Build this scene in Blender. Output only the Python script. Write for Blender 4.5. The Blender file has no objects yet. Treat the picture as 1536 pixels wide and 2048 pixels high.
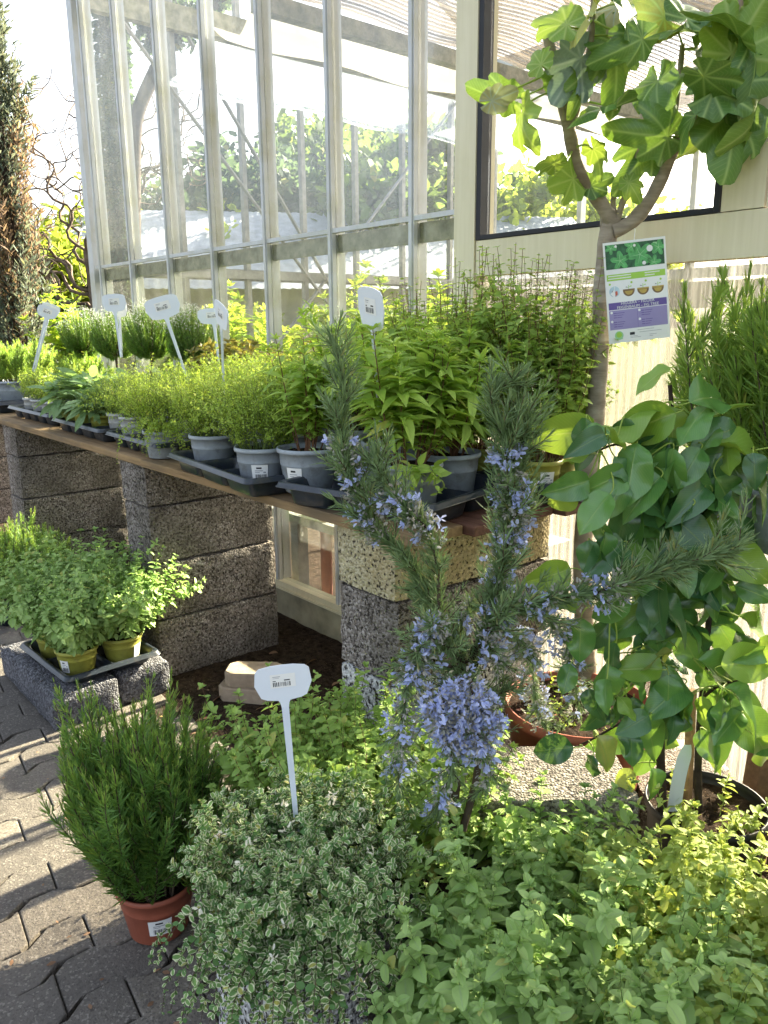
import bpy, math, random
import numpy as np
from mathutils import Vector, Matrix
R = math.radians
rng = np.random.default_rng(11)
random.seed(11)
sc = bpy.context.scene
COL = sc.collection

# ------------------------------------------------------------ camera
CF, CH, CP, CA, CR = 1590.0, 1.30, R(13.2), R(49.7), R(-0.45)
CX, CY = 768, 1024
Fh = np.array([-math.sin(CA), math.cos(CA), 0.]); Rt = np.array([math.cos(CA), math.sin(CA), 0.]); Uz = np.array([0, 0, 1.])
Fw = math.cos(CP)*Fh - math.sin(CP)*Uz
Up_ = math.sin(CP)*Fh + math.cos(CP)*Uz
R2 = math.cos(CR)*Rt + math.sin(CR)*Up_
U2 = -math.sin(CR)*Rt + math.cos(CR)*Up_
CAM = np.array([0, 0, CH])
cd = bpy.data.cameras.new('camera'); cam = bpy.data.objects.new('camera', cd); COL.objects.link(cam)
cd.sensor_fit = 'VERTICAL'; cd.sensor_height = 24; cd.sensor_width = 18; cd.lens = CF/2048*24
cd.clip_start = 0.02; cd.clip_end = 600
cam.matrix_world = Matrix(((R2[0], U2[0], -Fw[0], 0), (R2[1], U2[1], -Fw[1], 0), (R2[2], U2[2], -Fw[2], CH), (0, 0, 0, 1)))
sc.camera = cam

# ------------------------------------------------------------ sky, sun, exposure
SUN_EL, SUN_AZ = R(26), R(-1.0)
w = bpy.data.worlds.new('World'); sc.world = w; w.use_nodes = True
nt = w.node_tree; nt.nodes.clear()
sky = nt.nodes.new('ShaderNodeTexSky'); sky.sky_type = 'NISHITA'; sky.sun_disc = False
sky.sun_elevation = SUN_EL; sky.sun_rotation = SUN_AZ
sky.air_density = 1.0; sky.dust_density = 6.0; sky.ozone_density = 1.0
bg = nt.nodes.new('ShaderNodeBackground'); bg.inputs[1].default_value = 0.07
wo = nt.nodes.new('ShaderNodeOutputWorld')
hs = nt.nodes.new('ShaderNodeHueSaturation'); hs.inputs['Saturation'].default_value = .55
nt.links.new(sky.outputs[0], hs.inputs['Color']); nt.links.new(hs.outputs[0], bg.inputs[0]); nt.links.new(bg.outputs[0], wo.inputs[0])
sl = bpy.data.lights.new('sun', 'SUN'); sl.energy = 5.0; sl.angle = R(0.5); sl.color = (1, .88, .68)
so = bpy.data.objects.new('sun', sl); COL.objects.link(so)
sd = Vector((math.sin(SUN_AZ)*math.cos(SUN_EL), math.cos(SUN_AZ)*math.cos(SUN_EL), math.sin(SUN_EL)))
so.rotation_euler = sd.to_track_quat('Z', 'Y').to_euler(); so.location = (0, 8, 8)
sc.view_settings.view_transform = 'Standard'; sc.view_settings.look = 'None'
sc.view_settings.exposure = 3.3; sc.view_settings.gamma = 1
sc.cycles.use_denoising = True
sc.cycles.max_bounces = 8; sc.cycles.transparent_max_bounces = 28
sc.cycles.transmission_bounces = 6; sc.cycles.caustics_reflective = False; sc.cycles.caustics_refractive = False
sc.cycles.sample_clamp_indirect = 6

# ------------------------------------------------------------ picture -> place helpers (points are then real 3D)
def ray(x, y):
    d = Fw*CF + R2*(x-CX) + U2*(CY-y)
    return d/np.linalg.norm(d)
def at_z(x, y, z): d = ray(x, y); return CAM + d*((z-CH)/d[2])
def at_y(x, y, Y): d = ray(x, y); return CAM + d*(Y/d[1])
def at_x(x, y, X): d = ray(x, y); return CAM + d*(X/d[0])
def at_d(x, y, D): d = ray(x, y); return CAM + d*(D/(d @ Fh))

# ------------------------------------------------------------ materials
class NT:
    def __init__(s, name):
        s.m = bpy.data.materials.new(name); s.m.use_nodes = True; s.t = s.m.node_tree; s.t.nodes.clear()
        s.out = s.n('OutputMaterial')
    def n(s, k, **kw):
        n = s.t.nodes.new('ShaderNode'+k)
        for a, v in kw.items(): setattr(n, a, v)
        return n
    def l(s, a, b): s.t.links.new(a, b)
    def put(s, sock, v):
        if v is None: return
        if hasattr(v, 'links') or isinstance(v, bpy.types.NodeSocket): s.l(v, sock)
        else:
            if isinstance(v, (tuple, list)) and len(v) == 3 and sock.type == 'RGBA': v = (*v, 1)
            sock.default_value = v
    def math(s, op, a, b=None, c=None, clamp=False):
        n = s.n('Math', operation=op); n.use_clamp = clamp
        s.put(n.inputs[0], a); s.put(n.inputs[1], b); s.put(n.inputs[2], c); return n.outputs[0]
    def mix(s, f, a, b):
        n = s.n('Mix', data_type='RGBA'); s.put(n.inputs['Factor'], f)
        s.put(n.inputs[6], a); s.put(n.inputs[7], b); return n.outputs[2]
    def noise(s, scale, detail=3, rough=.55, vec=None, dist=0):
        n = s.n('TexNoise'); n.inputs['Scale'].default_value = scale; n.inputs['Detail'].default_value = detail
        n.inputs['Roughness'].default_value = rough; n.inputs['Distortion'].default_value = dist
        if vec is not None: s.l(vec, n.inputs['Vector'])
        return n.outputs[0]
    def vor(s, scale, feature='F1', vec=None, out=0):
        n = s.n('TexVoronoi', feature=feature); n.inputs['Scale'].default_value = scale
        if vec is not None: s.l(vec, n.inputs['Vector'])
        return n.outputs[out]
    def ramp(s, f, stops):
        n = s.n('ValToRGB'); s.put(n.inputs[0], f)
        e = n.color_ramp.elements
        while len(e) < len(stops): e.new(.5)
        for i, (p, c) in enumerate(stops):
            e[i].position = p; e[i].color = (*c, 1) if isinstance(c, tuple) else (c, c, c, 1)
        return n.outputs[0]
    def obj(s): return s.n('TexCoord').outputs['Object']
    def scale(s, vec, v):
        n = s.n('Mapping'); s.l(vec, n.inputs[0]); n.inputs['Scale'].default_value = v; return n.outputs[0]
    def sep(s, v):
        n = s.n('SeparateXYZ'); s.l(v, n.inputs[0]); return n.outputs
    def attr(s, name='leaf'):
        a = s.n('Attribute'); a.attribute_name = name; c = s.n('SeparateColor'); s.l(a.outputs['Color'], c.inputs[0]); return c.outputs
    def bsdf(s, col, rough=.6, spec=.5, metal=0, bump=None, bstr=.3, bdist=.01, **kw):
        p = s.n('BsdfPrincipled'); s.put(p.inputs['Base Color'], col); s.put(p.inputs['Roughness'], rough)
        s.put(p.inputs['Metallic'], metal); s.put(p.inputs['Specular IOR Level'], spec)
        for k, v in kw.items(): s.put(p.inputs[k], v)
        if bump is not None:
            b = s.n('Bump'); b.inputs['Strength'].default_value = bstr; b.inputs['Distance'].default_value = bdist
            s.l(bump, b.inputs['Height']); s.l(b.outputs[0], p.inputs['Normal'])
        return p.outputs[0]
    def ms(s, f, a, b):
        n = s.n('MixShader'); s.put(n.inputs[0], f); s.l(a, n.inputs[1]); s.l(b, n.inputs[2]); return n.outputs[0]
    def done(s, sh): s.l(sh, s.out.inputs[0]); return s.m

def leaf_mat(name, ca, cb, trans=.4, tcol=None, rough=.5, spec=.35, vein=None, veinw=.07, edge=None, noise=None, lobes=False):
    s = NT(name); u, v, r = s.attr()[:3]
    c = s.mix(r, ca, cb)
    bump = None
    if 'flower' not in name and 'calyx' not in name:
        c = s.mix(s.math('MULTIPLY', s.math('GREATER_THAN', r, .968), .6), c, (.46, .36, .09))
    if noise: c = s.mix(s.ramp(s.noise(noise, 3), [(.45, 0.), (.65, 1.)]), c, s.mix(.5, c, cb))
    au = s.math('ABSOLUTE', s.math('SUBTRACT', u, .5))
    if lobes:
        x = s.math('SUBTRACT', u, .5); y = s.math('SUBTRACT', v, .2)
        th = s.math('ARCTAN2', x, y); rr = s.math('SQRT', s.math('ADD', s.math('MULTIPLY', x, x), s.math('MULTIPLY', y, y)))
        ph = s.math('SUBTRACT', s.math('MODULO', s.math('ADD', th, R(40)*4.5), R(40)), R(20))
        d = s.math('ABSOLUTE', s.math('MULTIPLY', rr, s.math('SINE', ph)))
        m = s.math('SUBTRACT', 1., s.math('MULTIPLY', d, 48), clamp=True)
        w2 = s.math('SINE', s.math('MULTIPLY', s.math('SUBTRACT', rr, s.math('MULTIPLY', d, .7)), 95))
        m2 = s.math('MULTIPLY', s.math('SUBTRACT', s.math('POWER', s.math('ABSOLUTE', w2), 14), .5, clamp=True), .7)
        m = s.math('MAXIMUM', m, m2)
        c = s.mix(s.math('MULTIPLY', m, .8), c, vein); bump = m
    elif vein:
        m = s.math('SUBTRACT', 1., s.math('DIVIDE', au, veinw), clamp=True)
        w2 = s.math('SINE', s.math('ADD', s.math('MULTIPLY', v, 62), s.math('MULTIPLY', au, -40)))
        m2 = s.math('MULTIPLY', s.math('POWER', s.math('ABSOLUTE', w2), 10), .22)
        c = s.mix(s.math('MULTIPLY', s.math('MAXIMUM', m, m2), .8), c, vein); bump = s.math('MAXIMUM', m, m2)
    if edge:
        e = s.math('MULTIPLY', s.math('SUBTRACT', au, .28), 12, clamp=True)
        e = s.math('MULTIPLY', e, s.math('GREATER_THAN', r, .22))
        c = s.mix(e, c, edge)
    p = s.bsdf(c, rough, spec, bump=bump, bstr=.25, bdist=.002)
    t = s.n('BsdfTranslucent')
    if tcol is None: tcol = tuple(min(1, 1.6*a+.02) for a in cb)
    s.put(t.inputs[0], s.mix(.6, c, tcol))
    return s.done(s.ms(trans, p, t.outputs[0]))

def plain(name, col, rough=.6, spec=.4, metal=0, var=.25, nscale=18, bump=0, bscale=120, dirt=0):
    s = NT(name); o = s.obj(); n = s.noise(nscale, 4, .6, o)
    c = s.mix(s.ramp(n, [(.3, 0.), (.7, 1.)]), tuple(a*(1-var) for a in col), tuple(min(1, a*(1+var*.6)) for a in col))
    if dirt: c = s.mix(s.ramp(s.noise(26, 6, .72, o), [(.50, 0.), (.70, dirt)]), c, (.10, .08, .055))
    return s.done(s.bsdf(c, rough, spec, metal, bump=s.noise(bscale, 3, .6, o) if bump else None, bstr=bump, bdist=.004))

def pumice(name, stops, hole=.32, scale=150, stain=None):
    s = NT(name); o = s.obj()
    v = s.n('TexVoronoi'); v.inputs['Scale'].default_value = scale; s.l(o, v.inputs['Vector'])
    g = s.n('SeparateColor'); s.l(v.outputs['Color'], g.inputs[0])
    c = s.ramp(g.outputs[0], stops)
    big = s.noise(7, 4, .6, o)
    c = s.mix(s.ramp(big, [(.35, .0), (.7, .45)]), c, tuple(a*.45 for a in stops[1][1]))
    if stain: c = s.mix(s.ramp(s.noise(5, 4, .65, o), [(.42, 0.), (.65, .6)]), c, stain)
    h1 = s.noise(scale*.75, 3, .6, o)
    holes = s.ramp(h1, [(hole, 0.), (hole+.1, 1.)])
    c = s.mix(holes, (.05, .042, .035), c)
    hh = s.math('ADD', s.math('MULTIPLY', holes, 1.2), s.math('SUBTRACT', .6, v.outputs['Distance']))
    return s.done(s.bsdf(c, .95, .15, bump=hh, bstr=.9, bdist=.006))

M = {}
M['pumice'] = pumice('pumice_block', [(0, (.14, .12, .105)), (.5, (.27, .235, .21)), (1, (.46, .42, .385))], .36, 150, stain=(.11, .095, .075))
M['pumice_dark'] = pumice('dark_pumice_block', [(0, (.07, .07, .08)), (.5, (.13, .13, .145)), (1, (.24, .24, .26))], .33, 150)
M['pumice_white'] = pumice('whitewashed_pumice', [(0, (.35, .35, .35)), (.5, (.62, .62, .61)), (1, (.74, .73, .70))], .38, 130)
M['pumice_cream'] = pumice('cream_painted_pumice', [(0, (.38, .33, .19)), (.5, (.50, .44, .28)), (1, (.58, .52, .36))], .34, 130, stain=(.42, .33, .17))
M['aggregate'] = pumice('exposed_aggregate', [(0, (.11, .098, .085)), (.5, (.29, .265, .235)), (1, (.50, .46, .41))], .30, 170)
s = NT('old_wood'); o = s.obj()
g = s.noise(1, 5, .6, s.scale(o, (3, 60, 60)), .6); g2 = s.noise(4, 3, .5, o)
c = s.mix(s.ramp(g, [(.3, 0.), (.7, 1.)]), (.17, .105, .05), (.36, .24, .12)); c = s.mix(s.ramp(g2, [(.45, 0.), (.7, .6)]), c, (.10, .085, .06))
M['wood'] = s.done(s.bsdf(c, .8, .25, bump=g, bstr=.35, bdist=.004))
s = NT('red_brown_wood'); o = s.obj(); g = s.noise(1, 5, .6, s.scale(o, (3, 55, 55)), .6)
M['wood_red'] = s.done(s.bsdf(s.mix(s.ramp(g, [(.3, 0.), (.7, 1.)]), (.075, .032, .022), (.17, .08, .055)), .75, .3, bump=g, bstr=.35, bdist=.004))
s = NT('paving'); rr = s.attr(); o = s.obj()
c = s.mix(rr[2], (.098, .086, .075), (.175, .152, .125))
vs = s.n('TexVoronoi'); vs.inputs['Scale'].default_value = 230; s.l(o, vs.inputs['Vector'])
g = s.n('SeparateColor'); s.l(vs.outputs['Color'], g.inputs[0])
c = s.mix(s.math('MULTIPLY', s.math('GREATER_THAN', g.outputs[0], .86), .35), c, (.34, .31, .27))
c = s.mix(s.math('MULTIPLY', s.math('LESS_THAN', g.outputs[1], .2), .5), c, (.05, .045, .04))
c = s.mix(s.ramp(s.noise(9, 5, .65, o), [(.4, 0.), (.72, .6)]), c, (.07, .062, .055))
M['paving'] = s.done(s.bsdf(c, .8, .3, bump=s.math('ADD', s.noise(200, 2, .6, o), s.noise(40, 3, .6, o)), bstr=.5, bdist=.004))
s = NT('soil'); o = s.obj(); n1 = s.noise(38, 6, .7, o)
c = s.mix(s.ramp(n1, [(.35, 0.), (.7, 1.)]), (.018, .012, .008), (.085, .058, .04))
c = s.mix(s.math('MULTIPLY', s.math('LESS_THAN', s.vor(95, vec=o), .13), .8), c, (.22, .16, .11))
M['soil'] = s.done(s.bsdf(c, .95, .1, bump=n1, bstr=1, bdist=.02))
s = NT('ground'); o = s.obj(); n1 = s.noise(3, 6, .7, o)
M['ground'] = s.done(s.bsdf(s.mix(s.ramp(n1, [(.35, 0.), (.65, 1.)]), (.05, .055, .02), (.13, .12, .06)), .95, .1, bump=s.noise(60, 4, .7, o), bstr=.8, bdist=.02))
s = NT('joint_sand'); o = s.obj()
M['joint'] = s.done(s.bsdf(s.mix(s.noise(60, 4, .6, o), (.02, .018, .014), (.07, .06, .045)), .95, .1, bump=s.noise(200, 3, .6, o), bstr=.6))
s = NT('aluminium'); o = s.obj(); gx = s.noise(1, 4, .6, s.scale(o, (60, 60, 2.5))); n2 = s.noise(6, 4, .6, o)
c = s.mix(s.ramp(gx, [(.4, 0.), (.75, .5)]), (.52, .54, .57), (.40, .40, .38)); c = s.mix(s.ramp(n2, [(.46, 0.), (.72, .6)]), c, (.34, .33, .21))
M['alu'] = s.done(s.bsdf(c, .45, .5, .15))
s = NT('weathered_beige_aluminium'); o = s.obj(); gx = s.noise(1, 4, .6, s.scale(o, (70, 70, 3))); n2 = s.noise(4, 5, .6, o)
c = s.mix(s.ramp(gx, [(.35, 0.), (.7, .6)]), (.66, .61, .45), (.56, .51, .34)); c = s.mix(s.ramp(n2, [(.5, 0.), (.75, .5)]), c, (.50, .45, .27))
M['beige'] = s.done(s.bsdf(c, .5, .4, .1))
s = NT('grimy_rail'); o = s.obj(); n2 = s.noise(14, 6, .7, o)
M['grime'] = s.done(s.bsdf(s.mix(s.ramp(n2, [(.35, 0.), (.65, 1.)]), (.13, .125, .06), (.36, .34, .25)), .7, .3))
M['steel'] = plain('grey_steel', (.26, .26, .25), .5, .4, .3, .3, 20)
M['gasket'] = plain('black_gasket', (.012, .014, .02), .6, .4)
def glass(name, dirt, tint=(.985, .99, .98), refl=.015):
    s = NT(name); o = s.obj()
    tr = s.n('BsdfTransparent'); s.put(tr.inputs[0], tint)
    gl = s.n('BsdfGlossy'); gl.inputs['Roughness'].default_value = .03
    wv = s.noise(2.2, 2, .5, s.scale(o, (1, 1, .35)), .4); b = s.n('Bump'); b.inputs['Strength'].default_value = .12; b.inputs['Distance'].default_value = .02
    s.l(wv, b.inputs['Height']); s.l(b.outputs[0], gl.inputs['Normal'])
    lw = s.n('LayerWeight'); lw.inputs[0].default_value = .25
    f = s.math('ADD', s.math('MULTIPLY', lw.outputs['Fresnel'], .18), refl, clamp=True)
    a = s.ms(f, tr.outputs[0], gl.outputs[0])
    d1 = s.noise(1, 6, .7, s.scale(o, (9, 9, 2.5))); d2 = s.noise(38, 5, .75, o); d3 = s.noise(1, 3, .6, s.scale(o, (55, 55, 3)))
    k = s.math('MULTIPLY', s.math('ADD', s.ramp(d1, [(.35, .15), (.75, 1.)]), s.ramp(d2, [(.52, 0.), (.7, .9)])), s.math('ADD', s.math('MULTIPLY', d3, 1.0), .3))
    k = s.math('MULTIPLY', k, dirt, clamp=True)
    dc = s.mix(s.ramp(s.noise(5, 4, .6, o), [(.4, 0.), (.65, 1.)]), (.62, .64, .62), (.36, .38, .22))
    df = s.n('BsdfDiffuse'); s.l(dc, df.inputs[0]); tl = s.n('BsdfTranslucent'); s.l(dc, tl.inputs[0])
    return s.done(s.ms(k, a, s.ms(.6, df.outputs[0], tl.outputs[0])))
M['glass'] = glass('dusty_glass', .030)
M['glass_low'] = glass('grimy_low_glass', .05, (.975, .985, .96))
M['glass_door'] = glass('door_glass', .009)
s = NT('polycarbonate'); o = s.obj(); st = s.noise(1, 4, .6, s.scale(o, (90, 90, 1.2)))
c = s.mix(s.ramp(st, [(.3, 0.), (.7, 1.)]), (.33, .325, .30), (.20, .195, .165)); c = s.mix(s.ramp(s.noise(6, 4, .6, o), [(.5, 0.), (.8, .5)]), c, (.19, .18, .125))
tl = s.n('BsdfTranslucent'); s.l(c, tl.inputs[0]); tr = s.n('BsdfTransparent'); s.put(tr.inputs[0], (.96, .95, .9))
M['poly'] = s.done(s.ms(.46, s.ms(.5, s.bsdf(c, .35, .5), tl.outputs[0]), tr.outputs[0]))
s = NT('shade_cloth'); o = s.obj(); st = s.noise(1, 3, .6, s.scale(o, (140, 1.2, 1)), .3)
c = s.mix(s.ramp(st, [(.4, 0.), (.6, 1.)]), (.07, .058, .045), (.26, .22, .175))
tl = s.n('BsdfTranslucent'); s.l(c, tl.inputs[0]); df = s.n('BsdfDiffuse'); s.l(c, df.inputs[0]); tr = s.n('BsdfTransparent')
M['cloth'] = s.done(s.ms(.36, s.ms(.5, df.outputs[0], tl.outputs[0]), tr.outputs[0]))
s = NT('white_film'); o = s.obj()
tl = s.n('BsdfTranslucent'); s.put(tl.inputs[0], (.42, .41, .37)); df = s.n('BsdfDiffuse'); s.put(df.inputs[0], (.55, .54, .50)); tr = s.n('BsdfTransparent')
M['film'] = s.done(s.ms(.12, s.ms(.5, df.outputs[0], tl.outputs[0]), tr.outputs[0]))
s = NT('clear_film'); tl = s.n('BsdfTranslucent'); s.put(tl.inputs[0], (.5, .56, .62)); tr = s.n('BsdfTransparent')
M['clear_film'] = s.done(s.ms(s.ramp(s.noise(5, 4, .6, s.obj()), [(.3, .55), (.7, .8)]), tl.outputs[0], tr.outputs[0]))
M['pot_grey'] = plain('grey_blue_pot_plastic', (.33, .37, .41), .5, .45, 0, .14, 30, dirt=.55)
M['pot_light'] = plain('pale_grey_pot_plastic', (.42, .43, .43), .5, .4, 0, .15, 30, dirt=.5)
M['pot_olive'] = plain('olive_yellow_pot_plastic', (.34, .34, .06), .5, .4, 0, .18, 30, dirt=.5)
M['pot_black'] = plain('black_pot_plastic', (.012, .013, .015), .5, .35, 0, .3, 30)
M['terracotta'] = plain('terracotta_plastic', (.33, .095, .055), .55, .35, 0, .25, 12)
M['tray'] = plain('black_tray_plastic', (.022, .030, .042), .3, .5, 0, .3, 25, dirt=.5)
M['sign'] = plain('white_label_plastic', (.70, .75, .82), .38, .45, 0, .03, 10)
M['paper'] = plain('white_sticker_paper', (.80, .80, .78), .6, .3, 0, .04, 30)
M['ink'] = plain('black_print', (.03, .03, .035), .6, .3)
M['ink_grey'] = plain('grey_print', (.35, .36, .38), .6, .3)
M['t_white'] = plain('tag_card_white', (.78, .79, .78), .35, .45, 0, .03)
M['t_lime'] = plain('tag_lime', (.33, .58, .07), .4, .4, 0, .05)
M['t_purple'] = plain('tag_dark_purple', (.125, .085, .30), .4, .4, 0, .05)
M['t_lilac'] = plain('tag_lilac', (.30, .26, .48), .4, .4, 0, .05)
M['t_leaf'] = plain('tag_print_leaf_green', (.10, .40, .12), .4, .4, 0, .35, 60)
M['t_leafd'] = plain('tag_print_dark_green', (.025, .12, .045), .4, .4, 0, .6, 70)
M['t_vein'] = plain('tag_print_pale_green', (.32, .60, .30), .4, .4, 0, .05)
M['t_brown'] = plain('tag_print_brown', (.20, .12, .05), .4, .4)
M['t_gold'] = plain('tag_print_gold', (.50, .36, .08), .4, .4)
M['t_blue'] = plain('tag_print_pale_blue', (.45, .60, .68), .4, .4)
M['t_red'] = plain('tag_print_red', (.55, .12, .06), .4, .4)
s = NT('fig_bark'); o = s.obj(); rings = s.noise(1, 4, .6, s.scale(o, (12, 12, 55)), .5); big = s.noise(9, 4, .6, o)
c = s.mix(s.ramp(rings, [(.35, 0.), (.7, 1.)]), (.24, .20, .155), (.42, .37, .30)); c = s.mix(s.ramp(big, [(.45, 0.), (.7, .7)]), c, (.16, .11, .075))
M['fig_bark'] = s.done(s.bsdf(c, .75, .3, bump=rings, bstr=.5, bdist=.006))
M['bark_dark'] = plain('dark_bark', (.05, .035, .026), .85, .2, 0, .5, 40, .6, 90)
M['bark'] = plain('grey_brown_bark', (.14, .11, .085), .9, .2, 0, .5, 14, .6, 60)
M['moss_bark'] = plain('mossy_bark', (.085, .095, .04), .95, .15, 0, .6, 12, .8, 50)
M['stem_red'] = plain('red_brown_stem', (.15, .075, .04), .7, .3, 0, .3)
M['stem_green'] = plain('green_stem', (.14, .20, .05), .6, .3, 0, .3)
M['stem_lime'] = plain('lime_petiole', (.30, .40, .07), .5, .35, 0, .2)
M['twig'] = plain('woody_twig', (.10, .075, .05), .85, .2, 0, .4)
M['oregano'] = leaf_mat('oregano_leaf', (.22, .37, .08), (.40, .56, .15), .42, (.42, .58, .08), .55, .25, vein=(.30, .40, .16))
M['oregano_g'] = leaf_mat('grey_oregano_leaf', (.26, .42, .12), (.44, .60, .22), .40, (.38, .55, .10), .55, .25, vein=(.34, .44, .24))
M['oregano_y'] = leaf_mat('sunlit_golden_oregano_leaf', (.25, .37, .065), (.42, .52, .14), .36, (.60, .62, .10), .55, .25, vein=(.40, .45, .16))  # yellow of the sunlight put into the leaf colour; seedlings share it
M['savory'] = leaf_mat('tall_oregano_leaf', (.22, .36, .07), (.42, .58, .14), .46, (.45, .58, .08), .5, .3)
M['thyme'] = leaf_mat('lemon_thyme_leaf', (.27, .42, .06), (.47, .62, .13), .42, (.62, .68, .08), .55, .25)
M['thyme_v'] = leaf_mat('variegated_thyme_leaf', (.075, .17, .05), (.19, .33, .09), .26, (.35, .5, .15), .5, .3, edge=(.70, .71, .46))
M['rosemary'] = leaf_mat('rosemary_needle', (.06, .17, .035), (.18, .34, .06), .30, (.35, .5, .05), .4, .4, vein=(.16, .26, .08), veinw=.12)
M['rosemary_l'] = leaf_mat('young_rosemary_needle', (.16, .30, .05), (.30, .46, .09), .38, (.5, .65, .08), .45, .35, vein=(.25, .36, .12), veinw=.12)
M['rosemary_t'] = leaf_mat('trailing_rosemary_needle', (.11, .19, .07), (.28, .40, .17), .3, (.3, .42, .12), .45, .35, vein=(.24, .30, .2), veinw=.14)
M['calyx'] = leaf_mat('grey_calyx', (.30, .31, .27), (.52, .48, .44), .3, (.4, .4, .3), .7, .2)
M['blue'] = leaf_mat('blue_flower', (.41, .47, .75), (.62, .67, .92), .35, (.55, .62, .95), .6, .2)
M['cream'] = leaf_mat('cream_flower', (.66, .62, .44), (.78, .76, .66), .3, (.8, .78, .6), .6, .2)
M['white_fl'] = leaf_mat('white_tiny_flower', (.34, .38, .33), (.56, .59, .54), .3, (.8, .8, .8), .6, .2)
M['sage'] = leaf_mat('sage_leaf', (.17, .29, .13), (.32, .46, .22), .36, (.40, .58, .10), .6, .25, vein=(.32, .42, .22), noise=30)
M['verbena'] = leaf_mat('verbena_leaf', (.29, .47, .07), (.48, .66, .14), .45, (.55, .70, .07), .42, .35, vein=(.36, .46, .12))
M['citrus'] = leaf_mat('bright_leaf', (.20, .34, .05), (.38, .52, .08), .5, (.70, .82, .06), .4, .4, vein=(.35, .45, .12))
M['laurel'] = leaf_mat('bronze_green_leaf', (.05, .09, .02), (.24, .20, .05), .35, (.6, .5, .06), .35, .5, vein=(.3, .3, .1))
M['fig'] = leaf_mat('fig_leaf', (.045, .125, .028), (.10, .22, .045), .2, (.42, .62, .05), .36, .5, vein=(.34, .48, .16), lobes=True, noise=14)
M['fig_y'] = leaf_mat('lime_fig_leaf', (.11, .22, .03), (.19, .32, .045), .24, (.60, .75, .07), .45, .4, vein=(.36, .46, .14), lobes=True)  # yellower, paler green than the main fig leaves
M['fig_b'] = leaf_mat('fig_leaf_underside', (.16, .23, .20), (.22, .29, .27), .2, (.35, .5, .2), .7, .2, vein=(.34, .40, .36), lobes=True)
M['pear'] = leaf_mat('glossy_leaf', (.055, .165, .04), (.125, .28, .06), .18, (.36, .56, .05), .2, .6, vein=(.22, .33, .08), veinw=.03, noise=16)
M['pear_y'] = leaf_mat('lime_glossy_leaf', (.15, .28, .035), (.26, .42, .06), .26, (.55, .72, .07), .3, .5, vein=(.36, .46, .14), veinw=.03)  # yellower, paler green than the main glossy leaves
M['pear_d'] = leaf_mat('dark_glossy_leaf', (.028, .095, .034), (.065, .17, .05), .13, (.25, .42, .05), .22, .6, vein=(.14, .22, .06), veinw=.03)  # darker green than the main glossy leaves
M['cypress'] = leaf_mat('cypress_spray', (.06, .09, .07), (.14, .18, .13), .3, (.25, .27, .15), .7, .2)
M['cypress_b'] = leaf_mat('browned_cypress_spray', (.12, .085, .055), (.22, .155, .10), .3, (.36, .25, .13), .8, .15)
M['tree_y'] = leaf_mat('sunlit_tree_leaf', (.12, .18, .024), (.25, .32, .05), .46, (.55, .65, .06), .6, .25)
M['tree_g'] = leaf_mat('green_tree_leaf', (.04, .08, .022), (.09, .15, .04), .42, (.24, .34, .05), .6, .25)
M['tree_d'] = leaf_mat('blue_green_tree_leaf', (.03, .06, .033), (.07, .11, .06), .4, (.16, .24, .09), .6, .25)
M['dry'] = leaf_mat('dry_leaf', (.16, .085, .05), (.34, .22, .14), .2, (.5, .3, .15), .8, .15)
M['brick'] = plain('tan_paving_brick', (.36, .28, .20), .85, .25, 0, .25, 25, .5, 160)
M['roof_blue'] = plain('blue_grey_roof', (.27, .30, .35), .7, .3, 0, .3, 6)
M['wall_pale'] = plain('pale_render', (.55, .52, .47), .9, .2, 0, .15, 3)
M['red_pipe'] = plain('red_clay_pipe', (.30, .13, .10), .7, .3, 0, .2)
M['stake'] = plain('wooden_stake', (.26, .17, .09), .85, .2, 0, .4, 40, .4, 90)
M['concrete'] = plain('stained_concrete', (.30, .27, .18), .9, .2, 0, .45, 7, .5, 90)

# ------------------------------------------------------------ mesh helpers
class MB:
    """collects quads/polys; verts + per-vertex leaf colour"""
    def __init__(s): s.V = []; s.F = []; s.A = []; s.MI = []; s.n = 0
    def add(s, V, F, A=None, mi=0):
        V = np.asarray(V, float).reshape(-1, 3); F = np.asarray(F, int)
        if len(V) == 0: return s
        s.V.append(V); s.F.append(F + s.n); s.n += len(V)
        s.A.append(np.asarray(A, float) if A is not None else np.full((len(V), 3), .5))
        s.MI.append(np.full(len(F), mi, int)); return s
    def mesh(s, name, mats, smooth=True):
        me = bpy.data.meshes.new(name)
        V = np.concatenate(s.V); A = np.concatenate(s.A)
        loops = []; starts = []; totals = []; c = 0
        for F in s.F:
            k = F.shape[1]; loops.append(F.ravel()); starts.append(c + np.arange(len(F))*k); totals.append(np.full(len(F), k)); c += F.size
        loops = np.concatenate(loops); starts = np.concatenate(starts); totals = np.concatenate(totals)
        me.vertices.add(len(V)); me.vertices.foreach_set('co', V.astype(np.float32).ravel())
        me.loops.add(len(loops)); me.loops.foreach_set('vertex_index', loops.astype(np.int32))
        me.polygons.add(len(starts)); me.polygons.foreach_set('loop_start', starts.astype(np.int32)); me.polygons.foreach_set('loop_total', totals.astype(np.int32))
        me.polygons.foreach_set('material_index', np.concatenate(s.MI).astype(np.int32))
        me.polygons.foreach_set('use_smooth', np.full(len(starts), smooth))
        at = me.attributes.new('leaf', 'FLOAT_COLOR', 'POINT')
        at.data.foreach_set('color', np.concatenate([A, np.ones((len(A), 1))], 1).astype(np.float32).ravel())
        for m in (mats if isinstance(mats, (list, tuple)) else [mats]): me.materials.append(m)
        me.update(calc_edges=True); me.validate()
        return me
    def part(s, name, mats, parent, smooth=True):
        return part(name, s.mesh(name, mats, smooth), parent)

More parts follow.
